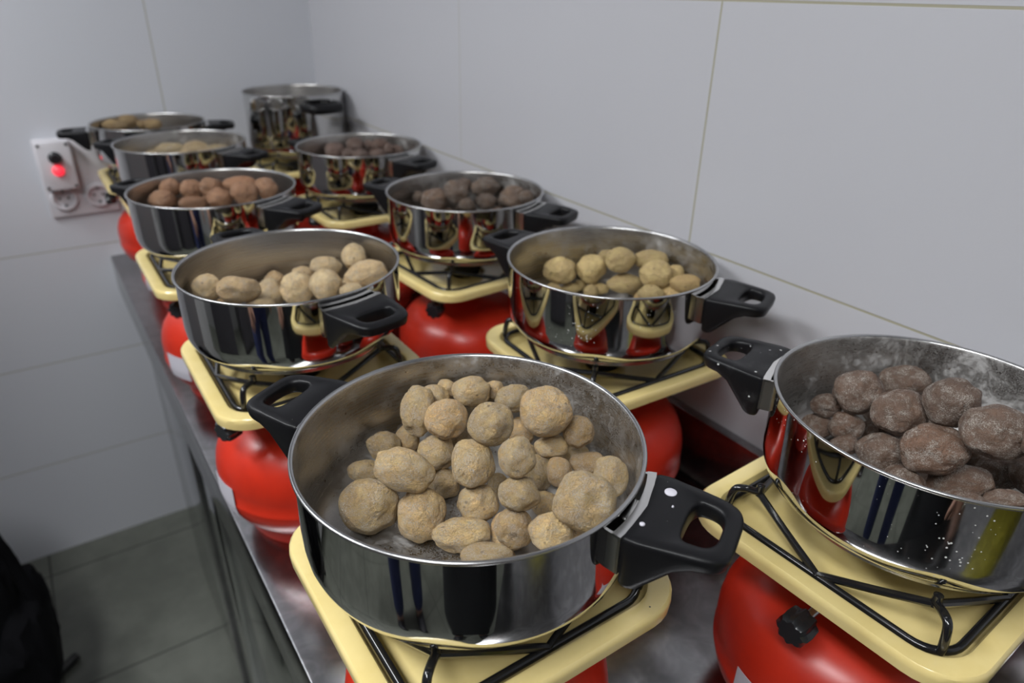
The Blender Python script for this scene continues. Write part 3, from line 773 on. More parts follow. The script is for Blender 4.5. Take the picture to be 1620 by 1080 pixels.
# ------------------------------------------------------------------ potatoes (positions in each pot, from its inner floor)
POTATOES = {
'A': [
(-0.0027,0.1042,0.025, 0.0107,0.0119,0.0104, 0.856,0.459,-0.081,-0.223, 645),
(-0.0508,0.0884,0.018, 0.0148,0.0097,0.0094, -0.868,-0.445,0.049,0.215, 578),
(0.0868,0.0555,0.0268, 0.0129,0.0129,0.0125, -0.845,-0.443,0.150,0.259, 825),
(-0.0002,0.0433,0.0135, 0.0133,0.0127,0.0124, 0.867,0.425,-0.094,-0.241, 702),
(0.0732,0.0096,0.0161, 0.0135,0.0162,0.0131, 0.856,0.415,-0.153,-0.268, 852),
(0.11,0.0067,0.0224, 0.0122,0.0083,0.008, 0.846,0.419,-0.178,-0.277, 910),
(0.0553,-0.0238,0.012, 0.0108,0.0115,0.0104, 0.865,0.394,-0.151,-0.272, 862),
(0.0384,0.0203,0.0105, 0.0091,0.0101,0.0088, 0.864,0.415,-0.126,-0.257, 788),
(0.0566,0.0882,0.0139, 0.0105,0.0105,0.0102, 0.851,0.449,-0.121,-0.244, 750),
(0.039,0.1067,0.0611, 0.01,0.0085,0.0083, 0.838,0.482,-0.113,-0.229, 706),
(0.0762,0.0841,0.0589, 0.0097,0.0086,0.0083, 0.835,0.472,-0.142,-0.246, 782),
(0.081,0.0622,0.0596, 0.0162,0.0126,0.0122, -0.836,-0.464,0.151,0.253, 811),
(0.0205,0.0974,0.0621, 0.015,0.0117,0.0113, 0.842,0.478,-0.103,-0.226, 685),
(0.0522,0.0856,0.0642, 0.0174,0.014,0.0136, -0.837,-0.476,0.127,0.238, 745),
(-0.002,-0.0078,0.0064, 0.0062,0.0055,0.0053, 0.876,0.395,-0.104,-0.254, 750),
(-0.0677,0.0386,0.0233, 0.024,0.0215,0.0209, -0.877,-0.424,0.042,0.221, 578),
(-0.0373,0.0111,0.0211, 0.0189,0.0216,0.0183, 0.877,0.411,-0.075,-0.238, 668),
(-0.0206,-0.0199,0.0153, 0.0222,0.0134,0.013, 0.881,0.389,-0.093,-0.252, 728),
(-0.0171,-0.0524,0.0177, 0.0202,0.011,0.0107, 0.883,0.374,-0.108,-0.261, 772),
(0.0034,-0.054,0.0364, 0.0142,0.0149,0.0138, -0.874,-0.387,0.128,0.265, 812),
(0.0017,-0.0077,0.0262, 0.0165,0.0155,0.015, -0.871,-0.407,0.111,0.253, 756),
(0.0107,-0.0496,0.0614, 0.0154,0.0127,0.0123, 0.864,0.406,-0.138,-0.264, 822),
(0.0188,-0.0774,0.0427, 0.0161,0.0139,0.0135, -0.871,-0.377,0.150,0.276, 871),
(-0.0269,0.1012,0.027, 0.0155,0.0127,0.0123, -0.860,-0.457,0.065,0.217, 608),
(0.0002,0.0543,0.0379, 0.0164,0.015,0.0146, -0.859,-0.445,0.095,0.235, 692),
(0.0049,0.0038,0.0565, 0.0171,0.0185,0.0166, -0.860,-0.432,0.115,0.247, 749),
(0.0148,-0.0401,0.0856, 0.0138,0.0149,0.0133, -0.854,-0.428,0.143,0.260, 818),
(-0.043,0.0253,0.0559, 0.0236,0.0164,0.0159, -0.820,-0.445,0.003,0.360, 640),
(-0.0021,0.0832,0.0638, 0.0144,0.0219,0.014, -0.848,-0.473,0.091,0.222, 660),
(0.0102,0.0552,0.0669, 0.0179,0.0169,0.0164, 0.848,0.463,-0.107,-0.233, 706),
(0.0209,0.005,0.0863, 0.0179,0.0169,0.0164, 0.846,0.453,-0.133,-0.248, 776),
(0.0856,0.0097,0.0381, 0.015,0.0099,0.0096, 0.847,0.428,-0.166,-0.269, 872),
(0.1052,-0.0008,0.0516, 0.0136,0.0139,0.0132, -0.838,-0.432,0.184,0.277, 915),
(0.0823,0.015,0.0711, 0.022,0.0215,0.0208, 0.836,0.450,-0.169,-0.265, 864),
(0.1061,-0.0147,0.027, 0.0166,0.0102,0.0099, -0.847,-0.411,0.184,0.281, 930),
(0.0918,-0.0567,0.0466, 0.0143,0.0163,0.0139, 0.848,0.399,-0.195,-0.288, 965),
(0.08,-0.0103,0.0261, 0.011,0.0126,0.0107, 0.853,0.411,-0.166,-0.274, 886),
(0.0374,-0.089,0.0697, 0.0223,0.0207,0.0201, -0.859,-0.389,0.175,0.282, 924),
(0.0125,0.0952,0.0108, 0.0113,0.0108,0.0103, 1.000,0.000,0.000,0.000, -1),
(0.0799,0.0413,0.011, 0.0116,0.011,0.0105, 1.000,0.000,0.000,0.000, -1),
(0.0967,0.0253,0.0111, 0.0116,0.0111,0.0105, 1.000,0.000,0.000,0.000, -1),
(0.0354,0.0696,0.02, 0.021,0.02,0.019, 1.000,0.000,0.000,0.000, -1),
(0.0129,-0.036,0.015, 0.0157,0.015,0.0142, 1.000,0.000,0.000,0.000, -1),
(0.0178,-0.0957,0.0185, 0.0194,0.0185,0.0176, 1.000,0.000,0.000,0.000, -1),
(-0.025,0.0833,0.0112, 0.0117,0.0112,0.0106, 1.000,0.000,0.000,0.000, -1),
(0.0934,-0.032,0.0124, 0.0131,0.0124,0.0118, 1.000,0.000,0.000,0.000, -1),
(0.0459,-0.0718,0.02, 0.021,0.02,0.019, 1.000,0.000,0.000,0.000, -1),
],
'B': [
(0.037,0.0649,0.0106, 0.0082,0.0105,0.008, 0.789,0.373,-0.338,-0.352, 1375),
(0.0506,0.0406,0.0092, 0.0104,0.0081,0.0079, -0.786,-0.361,0.351,0.359, 1425),
(0.0804,-0.0087,0.0134, 0.0115,0.013,0.0112, 0.777,0.341,-0.379,-0.371, 1539),
(0.102,0.0535,0.03, 0.0077,0.0069,0.0067, -0.767,-0.381,0.365,0.365, 1459),
(-0.0036,0.0949,0.0136, 0.0156,0.0127,0.0123, -0.797,-0.386,0.315,0.341, 1292),
(-0.0015,0.0924,0.0374, 0.0139,0.0117,0.0114, -0.788,-0.397,0.322,0.344, 1306),
(-0.0028,0.0681,0.0284, 0.0158,0.0136,0.0132, 0.792,0.380,-0.329,-0.348, 1339),
(-0.019,0.057,0.02, 0.0134,0.0087,0.0085, -0.799,-0.369,0.325,0.347, 1336),
(0.0828,0.0662,0.0504, 0.0227,0.0159,0.0154, -0.763,-0.395,0.359,0.363, 1431),
(0.0077,0.0707,0.06, 0.0219,0.0205,0.0199, 0.777,0.397,-0.339,-0.353, 1362),
(-0.015,0.0268,0.0277, 0.0211,0.0184,0.0178, 0.795,0.357,-0.341,-0.354, 1394),
(-0.0027,0.0005,0.0108, 0.0169,0.0088,0.0085, -0.798,-0.335,0.351,0.358, 1445),
(0.0598,-0.0375,0.0166, 0.0192,0.0151,0.0146, -0.780,-0.324,0.385,0.372, 1577),
(0.0004,-0.031,0.028, 0.0246,0.0149,0.0145, -0.790,-0.325,0.369,0.366, 1517),
(0.0012,-0.0641,0.0318, 0.015,0.0093,0.0091, -0.788,-0.307,0.384,0.371, 1589),
(-0.0009,0.0284,0.0642, 0.0228,0.0202,0.0196, 0.776,0.378,-0.354,-0.360, 1423),
(0.0062,-0.0041,0.0888, 0.0211,0.0205,0.0199, -0.762,-0.374,0.376,0.371, 1505),
(-0.0164,-0.0117,0.0563, 0.0249,0.021,0.0204, -0.783,-0.349,0.364,0.364, 1478),
(-0.0075,-0.0438,0.0884, 0.0248,0.0211,0.0205, -0.709,-0.396,0.341,0.473, 1575),
(0.0519,-0.0622,0.0344, 0.0157,0.017,0.0152, 0.774,0.317,-0.398,-0.377, 1633),
(-0.0155,-0.0804,0.0988, 0.017,0.017,0.0165, 0.761,0.329,-0.407,-0.383, 1661),
(0.0387,-0.0853,0.052, 0.0186,0.0174,0.0169, 0.769,0.309,-0.409,-0.382, 1686),
(0.083,0.0417,0.0155, 0.0163,0.0155,0.0147, 1.000,0.000,0.000,0.000, -1),
(0.0157,0.0796,0.0114, 0.0119,0.0114,0.0108, 1.000,0.000,0.000,0.000, -1),
(0.0632,0.0682,0.02, 0.021,0.02,0.019, 1.000,0.000,0.000,0.000, -1),
(0.0144,-0.0704,0.0148, 0.0155,0.0148,0.014, 1.000,0.000,0.000,0.000, -1),
(0.0215,0.0134,0.02, 0.021,0.02,0.019, 1.000,0.000,0.000,0.000, -1),
(-0.0359,-0.004,0.02, 0.021,0.02,0.019, 1.000,0.000,0.000,0.000, -1),
(-0.0264,-0.0494,0.02, 0.021,0.02,0.019, 1.000,0.000,0.000,0.000, -1),
(0.0404,-0.0817,0.013, 0.0136,0.013,0.0123, 1.000,0.000,0.000,0.000, -1),
(-0.0259,-0.0871,0.02, 0.021,0.02,0.019, 1.000,0.000,0.000,0.000, -1),
],
'C': [
(0.0345,0.0952,0.0093, 0.0096,0.0084,0.0081, -0.786,-0.518,0.209,0.265, 918),
(0.0478,0.0718,0.0091, 0.0154,0.0083,0.0081, -0.784,-0.513,0.219,0.272, 947),
(0.0158,0.0934,0.0098, 0.0154,0.0071,0.0069, 0.788,0.519,-0.204,-0.262, 903),
(0.0729,0.085,0.0479, 0.0134,0.0102,0.0099, -0.770,-0.529,0.228,0.272, 962),
(0.0866,0.0423,0.0085, 0.0089,0.0077,0.0075, 0.779,0.505,-0.238,-0.284, 1002),
(0.0002,0.1018,0.0364, 0.0228,0.0193,0.0187, -0.783,-0.531,0.200,0.255, 885),
(0.0425,0.0843,0.0352, 0.0216,0.0213,0.0206, -0.778,-0.526,0.217,0.267, 935),
(0.1006,0.0302,0.055, 0.0247,0.0145,0.0141, -0.765,-0.519,0.250,0.288, 1028),
(0.0628,0.0485,0.0565, 0.021,0.0179,0.0173, -0.770,-0.525,0.235,0.277, 982),
(0.069,0.0416,0.0237, 0.0257,0.014,0.0136, -0.778,-0.511,0.234,0.281, 989),
(0.1104,-0.009,0.046, 0.0114,0.012,0.011, -0.766,-0.506,0.262,0.298, 1068),
(0.0803,-0.0022,0.049, 0.0219,0.0191,0.0185, 0.769,0.510,-0.252,-0.291, 1037),
(0.0955,-0.0401,0.0462, 0.0198,0.0116,0.0112, -0.768,-0.499,0.266,0.302, 1083),
(0.0605,-0.0157,0.0313, 0.018,0.0116,0.0113, 0.778,0.500,-0.247,-0.291, 1029),
(-0.0173,0.0914,0.0126, 0.0132,0.0126,0.012, 1.000,0.000,0.000,0.000, -1),
(0.0292,0.0667,0.011, 0.0115,0.011,0.0104, 1.000,0.000,0.000,0.000, -1),
(0.0936,-0.0251,0.02, 0.021,0.02,0.019, 1.000,0.000,0.000,0.000, -1),
(0.0679,0.0022,0.0138, 0.0145,0.0138,0.0131, 1.000,0.000,0.000,0.000, -1),
],
'D': [
(0.0844,0.0658,0.0169, 0.0082,0.0082,0.0079, 0.809,0.556,-0.074,-0.174, 540),
(-0.0867,0.0576,0.0523, 0.0183,0.0167,0.0162, -0.814,-0.567,0.004,0.126, 328),
(0.0059,0.1026,0.027, 0.0144,0.013,0.0126, -0.810,-0.565,0.040,0.148, 435),
(-0.0084,0.0771,0.0209, 0.0183,0.0191,0.0177, -0.815,-0.559,0.034,0.149, 428),
(-0.0561,0.0322,0.0518, 0.026,0.0164,0.0159, -0.814,-0.564,0.019,0.137, 378),
(0.0452,0.1022,0.0283, 0.0158,0.0106,0.0102, -0.807,-0.566,0.056,0.157, 480),
(0.0708,0.079,0.04, 0.022,0.0151,0.0146, -0.804,-0.567,0.070,0.165, 517),
(0.0966,0.0428,0.0615, 0.0164,0.0186,0.0159, 0.799,0.570,-0.087,-0.173, 559),
(0.0209,0.0523,0.0292, 0.0228,0.0228,0.0221, -0.813,-0.559,0.050,0.158, 472),
(0.0475,0.0219,0.0385, 0.0208,0.0213,0.0202, 0.810,0.557,-0.065,-0.168, 515),
(0.095,0.0019,0.0509, 0.0282,0.0181,0.0175, -0.821,-0.542,0.162,0.075, 578),
(0.0687,-0.0135,0.0377, 0.0156,0.0113,0.0109, -0.811,-0.551,0.079,0.179, 557),
(-0.0715,0.0485,0.02, 0.021,0.02,0.019, 1.000,0.000,0.000,0.000, -1),
(0.0244,0.0902,0.0111, 0.0116,0.0111,0.0105, 1.000,0.000,0.000,0.000, -1),
(-0.0368,0.0281,0.02, 0.021,0.02,0.019, 1.000,0.000,0.000,0.000, -1),
(0.0581,0.086,0.0129, 0.0135,0.0129,0.0122, 1.000,0.000,0.000,0.000, -1),
(0.0864,0.0256,0.02, 0.021,0.02,0.019, 1.000,0.000,0.000,0.000, -1),
(0.0414,0.0024,0.0127, 0.0133,0.0127,0.0121, 1.000,0.000,0.000,0.000, -1),
(0.0877,-0.0179,0.0172, 0.0181,0.0172,0.0164, 1.000,0.000,0.000,0.000, -1),
],
'E': [
(-0.0387,0.1046,0.0393, 0.0106,0.0106,0.0102, 0.785,0.612,-0.014,-0.098, 285),
(0.0064,0.1123,0.0368, 0.0096,0.0096,0.0093, -0.783,-0.612,0.027,0.107, 327),
(-0.0503,0.0927,0.0713, 0.0184,0.0155,0.015, 0.779,0.620,-0.014,-0.092, 270),
(-0.0212,0.0741,0.0662, 0.0185,0.0185,0.0179, -0.780,-0.617,0.023,0.100, 303),
(0.008,0.0548,0.0722, 0.0191,0.0166,0.0161, -0.779,-0.618,0.033,0.106, 335),
(0.0521,0.042,0.0729, 0.0289,0.0156,0.0151, -0.777,-0.617,0.047,0.117, 380),
(0.0894,0.0184,0.0671, 0.0197,0.0193,0.0187, 0.778,0.613,-0.059,-0.127, 422),
(-0.0701,0.0714,0.0572, 0.0218,0.0167,0.0162, 0.784,0.614,-0.007,-0.091, 257),
(-0.026,0.0494,0.0497, 0.0241,0.0131,0.0127, -0.785,-0.611,0.020,0.103, 307),
(0.0115,0.0243,0.0605, 0.021,0.0174,0.0169, -0.782,-0.612,0.034,0.111, 347),
(0.0492,0.0085,0.067, 0.0225,0.0203,0.0197, -0.780,-0.613,0.047,0.120, 387),
(-0.0235,0.0956,0.0184, 0.0193,0.0184,0.0175, 1.000,0.000,0.000,0.000, -1),
(0.0194,0.096,0.0176, 0.0185,0.0176,0.0167, 1.000,0.000,0.000,0.000, -1),
(-0.0558,0.0742,0.02, 0.021,0.02,0.019, 1.000,0.000,0.000,0.000, -1),
(-0.0035,0.0586,0.02, 0.021,0.02,0.019, 1.000,0.000,0.000,0.000, -1),
(0.0387,0.0244,0.02, 0.021,0.02,0.019, 1.000,0.000,0.000,0.000, -1),
(0.0805,0.0124,0.02, 0.021,0.02,0.019, 1.000,0.000,0.000,0.000, -1),
(-0.0341,0.0363,0.02, 0.021,0.02,0.019, 1.000,0.000,0.000,0.000, -1),
(0.0006,0.0124,0.02, 0.021,0.02,0.019, 1.000,0.000,0.000,0.000, -1),
],
'F': [
(-0.0326,0.107,0.054, 0.0105,0.0105,0.0101, 0.771,0.593,-0.135,-0.190, 662),
(0.0197,0.1109,0.0316, 0.0131,0.0092,0.009, 0.772,0.585,-0.147,-0.201, 702),
(0.1025,0.0453,0.0402, 0.0107,0.0099,0.0096, -0.764,-0.578,0.179,0.224, 793),
(0.0544,0.0973,0.0675, 0.0153,0.0107,0.0104, -0.761,-0.593,0.162,0.207, 733),
(-0.0154,0.0807,0.0522, 0.023,0.0207,0.0201, 0.771,0.589,-0.142,-0.197, 687),
(0.0166,0.0584,0.0679, 0.0213,0.0202,0.0196, -0.765,-0.591,0.156,0.204, 722),
(0.0811,0.0648,0.0674, 0.0266,0.0175,0.0169, 0.759,0.589,-0.173,-0.216, 768),
(0.0994,0.0041,0.0599, 0.0244,0.0199,0.0193, -0.760,-0.579,0.186,0.228, 812),
(0.0224,0.033,0.0501, 0.0139,0.0117,0.0113, -0.769,-0.582,0.160,0.211, 738),
(0.0695,0.0463,0.0454, 0.0196,0.015,0.0146, 0.766,0.581,-0.170,-0.218, 768),
(0.1043,-0.0268,0.0675, 0.0138,0.0109,0.0105, 0.758,0.577,-0.193,-0.234, 832),
(-0.0382,0.0884,0.02, 0.021,0.02,0.019, 1.000,0.000,0.000,0.000, -1),
(0.0017,0.0984,0.0152, 0.0159,0.0152,0.0144, 1.000,0.000,0.000,0.000, -1),
(0.0847,0.033,0.0192, 0.0201,0.0192,0.0182, 1.000,0.000,0.000,0.000, -1),
(0.0476,0.0806,0.02, 0.021,0.02,0.019, 1.000,0.000,0.000,0.000, -1),
(0.004,0.065,0.0197, 0.0207,0.0197,0.0188, 1.000,0.000,0.000,0.000, -1),
(0.0912,-0.0087,0.02, 0.021,0.02,0.019, 1.000,0.000,0.000,0.000, -1),
(0.0043,0.0267,0.02, 0.021,0.02,0.019, 1.000,0.000,0.000,0.000, -1),
],
'G': [
(0.0596,0.091,0.0626, 0.0144,0.0135,0.0131, 0.755,0.624,-0.120,-0.161, 583),
(0.0276,0.0919,0.0673, 0.02,0.0162,0.0157, 0.756,0.626,-0.113,-0.155, 562),
(0.0764,0.0652,0.0663, 0.0201,0.0153,0.0148, 0.754,0.623,-0.126,-0.166, 602),
(-0.017,0.1005,0.0554, 0.0227,0.0199,0.0193, -0.760,-0.625,0.101,0.148, 530),
(0.0032,0.0721,0.053, 0.015,0.0141,0.0137, 0.760,0.622,-0.108,-0.154, 552),
(0.0199,0.0473,0.054, 0.0187,0.0131,0.0127, 0.759,0.621,-0.113,-0.159, 570),
(0.0624,0.048,0.0513, 0.0199,0.0123,0.0119, -0.758,-0.619,0.123,0.166, 598),
(0.1003,0.0355,0.0562, 0.0181,0.0133,0.0129, 0.755,0.618,-0.132,-0.173, 627),
(0.0788,0.0265,0.0659, 0.0117,0.0113,0.0109, 0.755,0.620,-0.129,-0.170, 615),
(0.0515,0.0785,0.02, 0.021,0.02,0.019, 1.000,0.000,0.000,0.000, -1),
(0.0086,0.0801,0.02, 0.021,0.02,0.019, 1.000,0.000,0.000,0.000, -1),
(0.0713,0.0457,0.02, 0.021,0.02,0.019, 1.000,0.000,0.000,0.000, -1),
(-0.0348,0.0882,0.02, 0.021,0.02,0.019, 1.000,0.000,0.000,0.000, -1),
(0.0303,0.033,0.02, 0.021,0.02,0.019, 1.000,0.000,0.000,0.000, -1),
(0.0888,0.0116,0.02, 0.021,0.02,0.019, 1.000,0.000,0.000,0.000, -1),
],
'H': [
(-0.0067,0.1056,0.0499, 0.0319,0.0155,0.015, 0.766,0.637,-0.025,-0.084, 270),
(0.0429,0.0848,0.0534, 0.0272,0.0155,0.0151, 0.764,0.637,-0.037,-0.093, 310),
(-0.039,0.0848,0.0469, 0.0247,0.0114,0.0111, -0.768,-0.636,0.018,0.080, 248),
(0.084,0.06,0.05, 0.0252,0.0117,0.0113, 0.765,0.635,-0.046,-0.102, 345),
(-0.0013,0.0707,0.0446, 0.0191,0.0095,0.0093, 0.767,0.635,-0.026,-0.088, 280),
(0.0553,0.0446,0.0482, 0.0215,0.0105,0.0102, 0.766,0.634,-0.040,-0.098, 327),
(0.018,0.0525,0.051, 0.0166,0.0104,0.0101, -0.766,-0.635,0.032,0.091, 297),
(-0.0148,0.0931,0.02, 0.021,0.02,0.019, 1.000,0.000,0.000,0.000, -1),
(0.0405,0.0712,0.02, 0.021,0.02,0.019, 1.000,0.000,0.000,0.000, -1),
(-0.0459,0.0705,0.02, 0.021,0.02,0.019, 1.000,0.000,0.000,0.000, -1),
(0.0784,0.0415,0.02, 0.021,0.02,0.019, 1.000,0.000,0.000,0.000, -1),
(-0.0064,0.0512,0.02, 0.021,0.02,0.019, 1.000,0.000,0.000,0.000, -1),
(0.0375,0.0322,0.02, 0.021,0.02,0.019, 1.000,0.000,0.000,0.000, -1),
],
'I': [
(-0.0295,0.1003,0.0742, 0.025,0.0163,0.0158, -0.756,-0.652,0.016,0.064, 203),
(-0.0704,0.0754,0.0725, 0.0223,0.0138,0.0134, 0.757,0.651,-0.008,-0.059, 177),
(-0.0029,0.0801,0.0674, 0.0141,0.0119,0.0116, -0.757,-0.650,0.020,0.069, 225),
(0.0179,0.0589,0.0689, 0.0205,0.014,0.0136, 0.757,0.649,-0.025,-0.073, 242),
(-0.0554,0.052,0.0708, 0.0159,0.0106,0.0103, 0.758,0.650,-0.011,-0.062, 190),
(-0.0376,0.0878,0.02, 0.021,0.02,0.019, 1.000,0.000,0.000,0.000, -1),
(-0.0728,0.0617,0.02, 0.021,0.02,0.019, 1.000,0.000,0.000,0.000, -1),
(0.0123,0.0711,0.02, 0.021,0.02,0.019, 1.000,0.000,0.000,0.000, -1),
(-0.036,0.0363,0.02, 0.021,0.02,0.019, 1.000,0.000,0.000,0.000, -1),
],
}

def potato_mesh(seed, sub, lump=0.10):
    bm = bmesh.new(); bmesh.ops.create_icosphere(bm, subdivisions=sub, radius=1.0)
    rnd = random.Random(seed); o = Vector((rnd.uniform(-50, 50), rnd.uniform(-50, 50), rnd.uniform(-50, 50)))
    eyes = [Vector((rnd.gauss(0, 1), rnd.gauss(0, 1), rnd.gauss(0, 1))).normalized() for _ in range(6)]
    pl = [(Vector((rnd.gauss(0, 1), rnd.gauss(0, 1), rnd.gauss(0, 1))).normalized(), rnd.uniform(0.86, 0.98)) for _ in range(13)]
    for v in bm.verts:
        p = v.co.normalized()
        d = lump * noise.noise(p * 0.95 + o) * 1.25
        d += lump * 0.42 * noise.noise(p * 2.1 + o * 1.3)
        w = p + 0.35 * Vector((noise.noise(p * 1.7 + o), noise.noise(p * 1.7 - o), noise.noise(p * 1.7 + o * 0.5)))
        # shrunken skin: ridged folds, stronger in some zones
        z = max(0.0, min(1.0, 0.55 + 1.3 * noise.noise(p * 1.2 - o)))
        rg = 1.0 - abs(noise.noise(w * 4.2 + o)) * 2.2
        d += 0.026 * z * rg
        if sub > 3:
            rg2 = 1.0 - abs(noise.noise(w * 9.5 + o)) * 2.0
            d += 0.012 * z * rg2
        for e in eyes:
            q_ = (p - e).length
            if q_ < 0.30: d -= 0.035 * (1 - q_ / 0.30) ** 2
        R_ = 1.0
        for nn, of in pl:
            c_ = p.dot(nn)
            if c_ > 0.3:
                x_ = R_ - of / c_
                if x_ > -0.06: R_ -= (x_ + 0.06) ** 2 / 0.24 if x_ < 0.06 else x_
        v.co = p * (R_ + d)
    # keep the mean half-extents at 1
    for ax in range(3):
        lo = min(v.co[ax] for v in bm.verts); hi = max(v.co[ax] for v in bm.verts)
        for v in bm.verts: v.co[ax] = (v.co[ax] - (lo + hi) / 2) * 2 / (hi - lo)
    me = bpy.data.meshes.new('potato'); bm.to_mesh(me); bm.free()
    for p in me.polygons: p.use_smooth = True
    return me
HINT = {
'A': ['brown half-hidden potato behind the long potato on left of nearest pot', 'dusty half-hidden potato at far left of nearest pot', 'hidden potato in the middle gap of the nearest pot heap', 'brown shaded potato under the long one, nearest pot', 'shaded tan potato left of the small round ones on right, nearest pot', 'flat dark potato tucked at the right wall of nearest pot', 'brown potato tucked left of the biggest potato, nearest pot', 'small brown potato showing in the middle of nearest pot', 'shadowed potato under the top of the heap, nearest pot',
 'small potato peeping out behind the topmost, nearest pot', 'small whitish potato at the very back of nearest pot', 'tilted tan potato at the back right of centre, nearest pot', 'blotched potato at the back left of heap, nearest pot', 'brown flattish potato topmost at the back of nearest pot', 'speck-sized potato by the front floor of the nearest pot',
 'large smooth tan potato at the front left of nearest pot', 'tan potato with a dark eye, second along the front left, nearest pot', 'long knobbly brown potato at the front of nearest pot', 'foremost potato cut by the front rim of nearest pot', 'small knobbly salty potato at front right of centre, nearest pot', 'orange-brown round potato at front centre of nearest pot', 'pale salty potato right of centre, nearest pot', 'pinkish salty potato under the biggest one, nearest pot',
 'salty potato with a yellow patch at left of nearest pot', 'round salty potato left of centre, nearest pot', 'round wrinkled potato at the heart of nearest pot', 'round salty potato just right of the heart of nearest pot', 'long tan potato lying across the left of nearest pot', 'upright oval potato on left shoulder of heap, nearest pot', 'smooth round potato with one dark dot, left top of nearest pot', 'round tan potato on top of the heap centre, nearest pot',
 'small flat oval potato right of heap top, nearest pot', 'small round potato at the right wall, nearest pot', 'large round brown potato at back right of nearest pot', 'yellow potato leaning on right wall of nearest pot, left half', 'yellow spotted potato leaning on right wall of nearest pot', 'small pale potato above the biggest one, nearest pot', 'biggest round potato at right front of nearest pot'],
'B': ['dark hidden potato between the left ones, salt-crusted pot', 'small hidden potato in the middle of the salt-crusted pot', 'hidden brown potato under the long one, salt-crusted pot', 'hidden potato at the back of the salt-crusted pot', 'blackish potato by the left rim of the salt-crusted pot', 'white-patched dark potato at left back of the salt-crusted pot', 'glossy blackish potato, left of centre in the salt-crusted pot', 'dull brown potato low at the left rim, salt-crusted pot', 'lumpy brown potato at the back of the salt-crusted pot', 'smooth round brown potato at back left, salt-crusted pot', 'brown potato with a big white salt patch, salt-crusted pot', 'brown potato half under the front rim, salt-crusted pot', 'dark purple potato at right, salt-crusted pot', 'broad brown potato at the front rim, salt-crusted pot', 'brown potato low at the right front rim, salt-crusted pot', 'squarish brown potato in the middle, salt-crusted pot', 'large round brown potato at back centre, salt-crusted pot', 'large round greyish potato at front centre, salt-crusted pot', 'largest oval brown potato at right, salt-crusted pot', 'white-edged dark potato at the picture edge, salt-crusted pot', 'round brown potato beyond the right picture edge, salt-crusted pot', 'brown potato by the near handle side, salt-crusted pot'],
}
DESC = {'A': ('tan', 'nearest pot'), 'B': ('dark brown', 'salt-crusted pot'), 'C': ('smooth yellow', 'second pot of wall row'), 'D': ('pale tan', 'second pot of front row'), 'E': ('reddish brown', 'third pot of front row'),
        'F': ('greyish brown', 'third pot of wall row'), 'G': ('pinkish brown', 'pot before the tall pot'), 'H': ('sandy', 'fourth pot of front row'), 'I': ('ochre', 'farthest pot of front row')}
ORD = ['leftmost', 'second from left', 'third from left', 'fourth from left', 'fifth from left', 'sixth from left', 'seventh from left', 'eighth from left', 'ninth from left', 'tenth from left', 'eleventh from left', 'twelfth from left', 'thirteenth from left', 'fourteenth from left', 'fifteenth from left']
ME_hi = [potato_mesh(11 + i, 6, 0.15) for i in range(8)]
ME_lo = [potato_mesh(71 + i, 5, 0.12) for i in range(6)]
FLIP = [Quaternion((1, 0, 0, 0)), Quaternion((0, 1, 0, 0)), Quaternion((0, 0, 1, 0)), Quaternion((0, 0, 0, 1))]
mesh_cache = {}
rnd = random.Random(4)
pot_xy = {p[0]: (p[1], p[2]) for p in POTS}
for key, lst in POTATOES.items():
    px, py = pot_xy[key]; hi = key in 'AB'
    vis = sorted([i for i, p in enumerate(lst) if p[10] >= 0], key=lambda i: lst[i][10])
    rank = {i: r for r, i in enumerate(vis)}
    for i, p in enumerate(lst):
        vi = (i * 5 + i // 8) % (8 if hi else 6)
        ck = (key, vi)
        if ck not in mesh_cache:
            me = (ME_hi if hi else ME_lo)[vi].copy(); me.materials.append(M_pot[key]); mesh_cache[ck] = me
        o = bpy.data.objects.new('potato', mesh_cache[ck]); C.objects.link(o)
        o.location = (px + p[0], py + p[1], RIM - PB + 0.0066 + p[2])
        o.rotation_mode = 'QUATERNION'
        o.rotation_quaternion = Quaternion(p[6:10]) @ FLIP[rnd.randrange(4)]
        o.scale = p[3:6]
        col, where = DESC[key]
        if p[10] < 0: lab = '%s potato buried low in the %s' % (col, where)
        elif key in HINT and i < len(HINT[key]): lab = HINT[key][i]
        else: lab = '%s potato, %s in the %s' % (col, ORD[rank[i]], where)
        tag(o, lab, 'potato', 'buried potatoes in the ' + where if p[10] < 0 else col + ' potatoes in the ' + where)

# ------------------------------------------------------------------ black rucksack on a folding stool, lower left
def cloth_lump(name, cx, cy, cz, sx, sy, sz, seed, m, parent, amp=0.10, sub=5, sq=0.72):
    bm = bmesh.new(); bmesh.ops.create_icosphere(bm, subdivisions=sub, radius=1.0)
    o = Vector((seed * 3.1, seed * 1.7, seed))
    for v in bm.verts:
        p = v.co.normalized()
        q_ = Vector([math.copysign(abs(c) ** sq, c) for c in p])
        d = 1 + amp * noise.noise(p * 1.6 + o) + amp * 0.6 * noise.noise(p * 4.1 + o) + amp * 0.35 * (1 - abs(noise.noise(p * 6.0 - o)) * 2)
        v.co = Vector((cx + q_.x * d * sx, cy + q_.y * d * sy, cz + q_.z * d * sz))
    return finish(name, bm, m, parent)
t = thing('rucksack', 'black rucksack slumped on the floor at the left picture edge', 'bag', (-0.405, 1.47, 0.066))
cloth_lump('main_bag', 0, 0, 0.240, 0.165, 0.19, 0.235, 3, M_black_cloth, t, 0.09)
cloth_lump('front_pocket', 0.130, -0.03, 0.21, 0.070, 0.14, 0.125, 5, M_black_cloth, t, 0.16, 4)
cloth_lump('top_flap', -0.02, 0.02, 0.455, 0.125, 0.15, 0.070, 8, M_black_cloth, t, 0.18, 4)
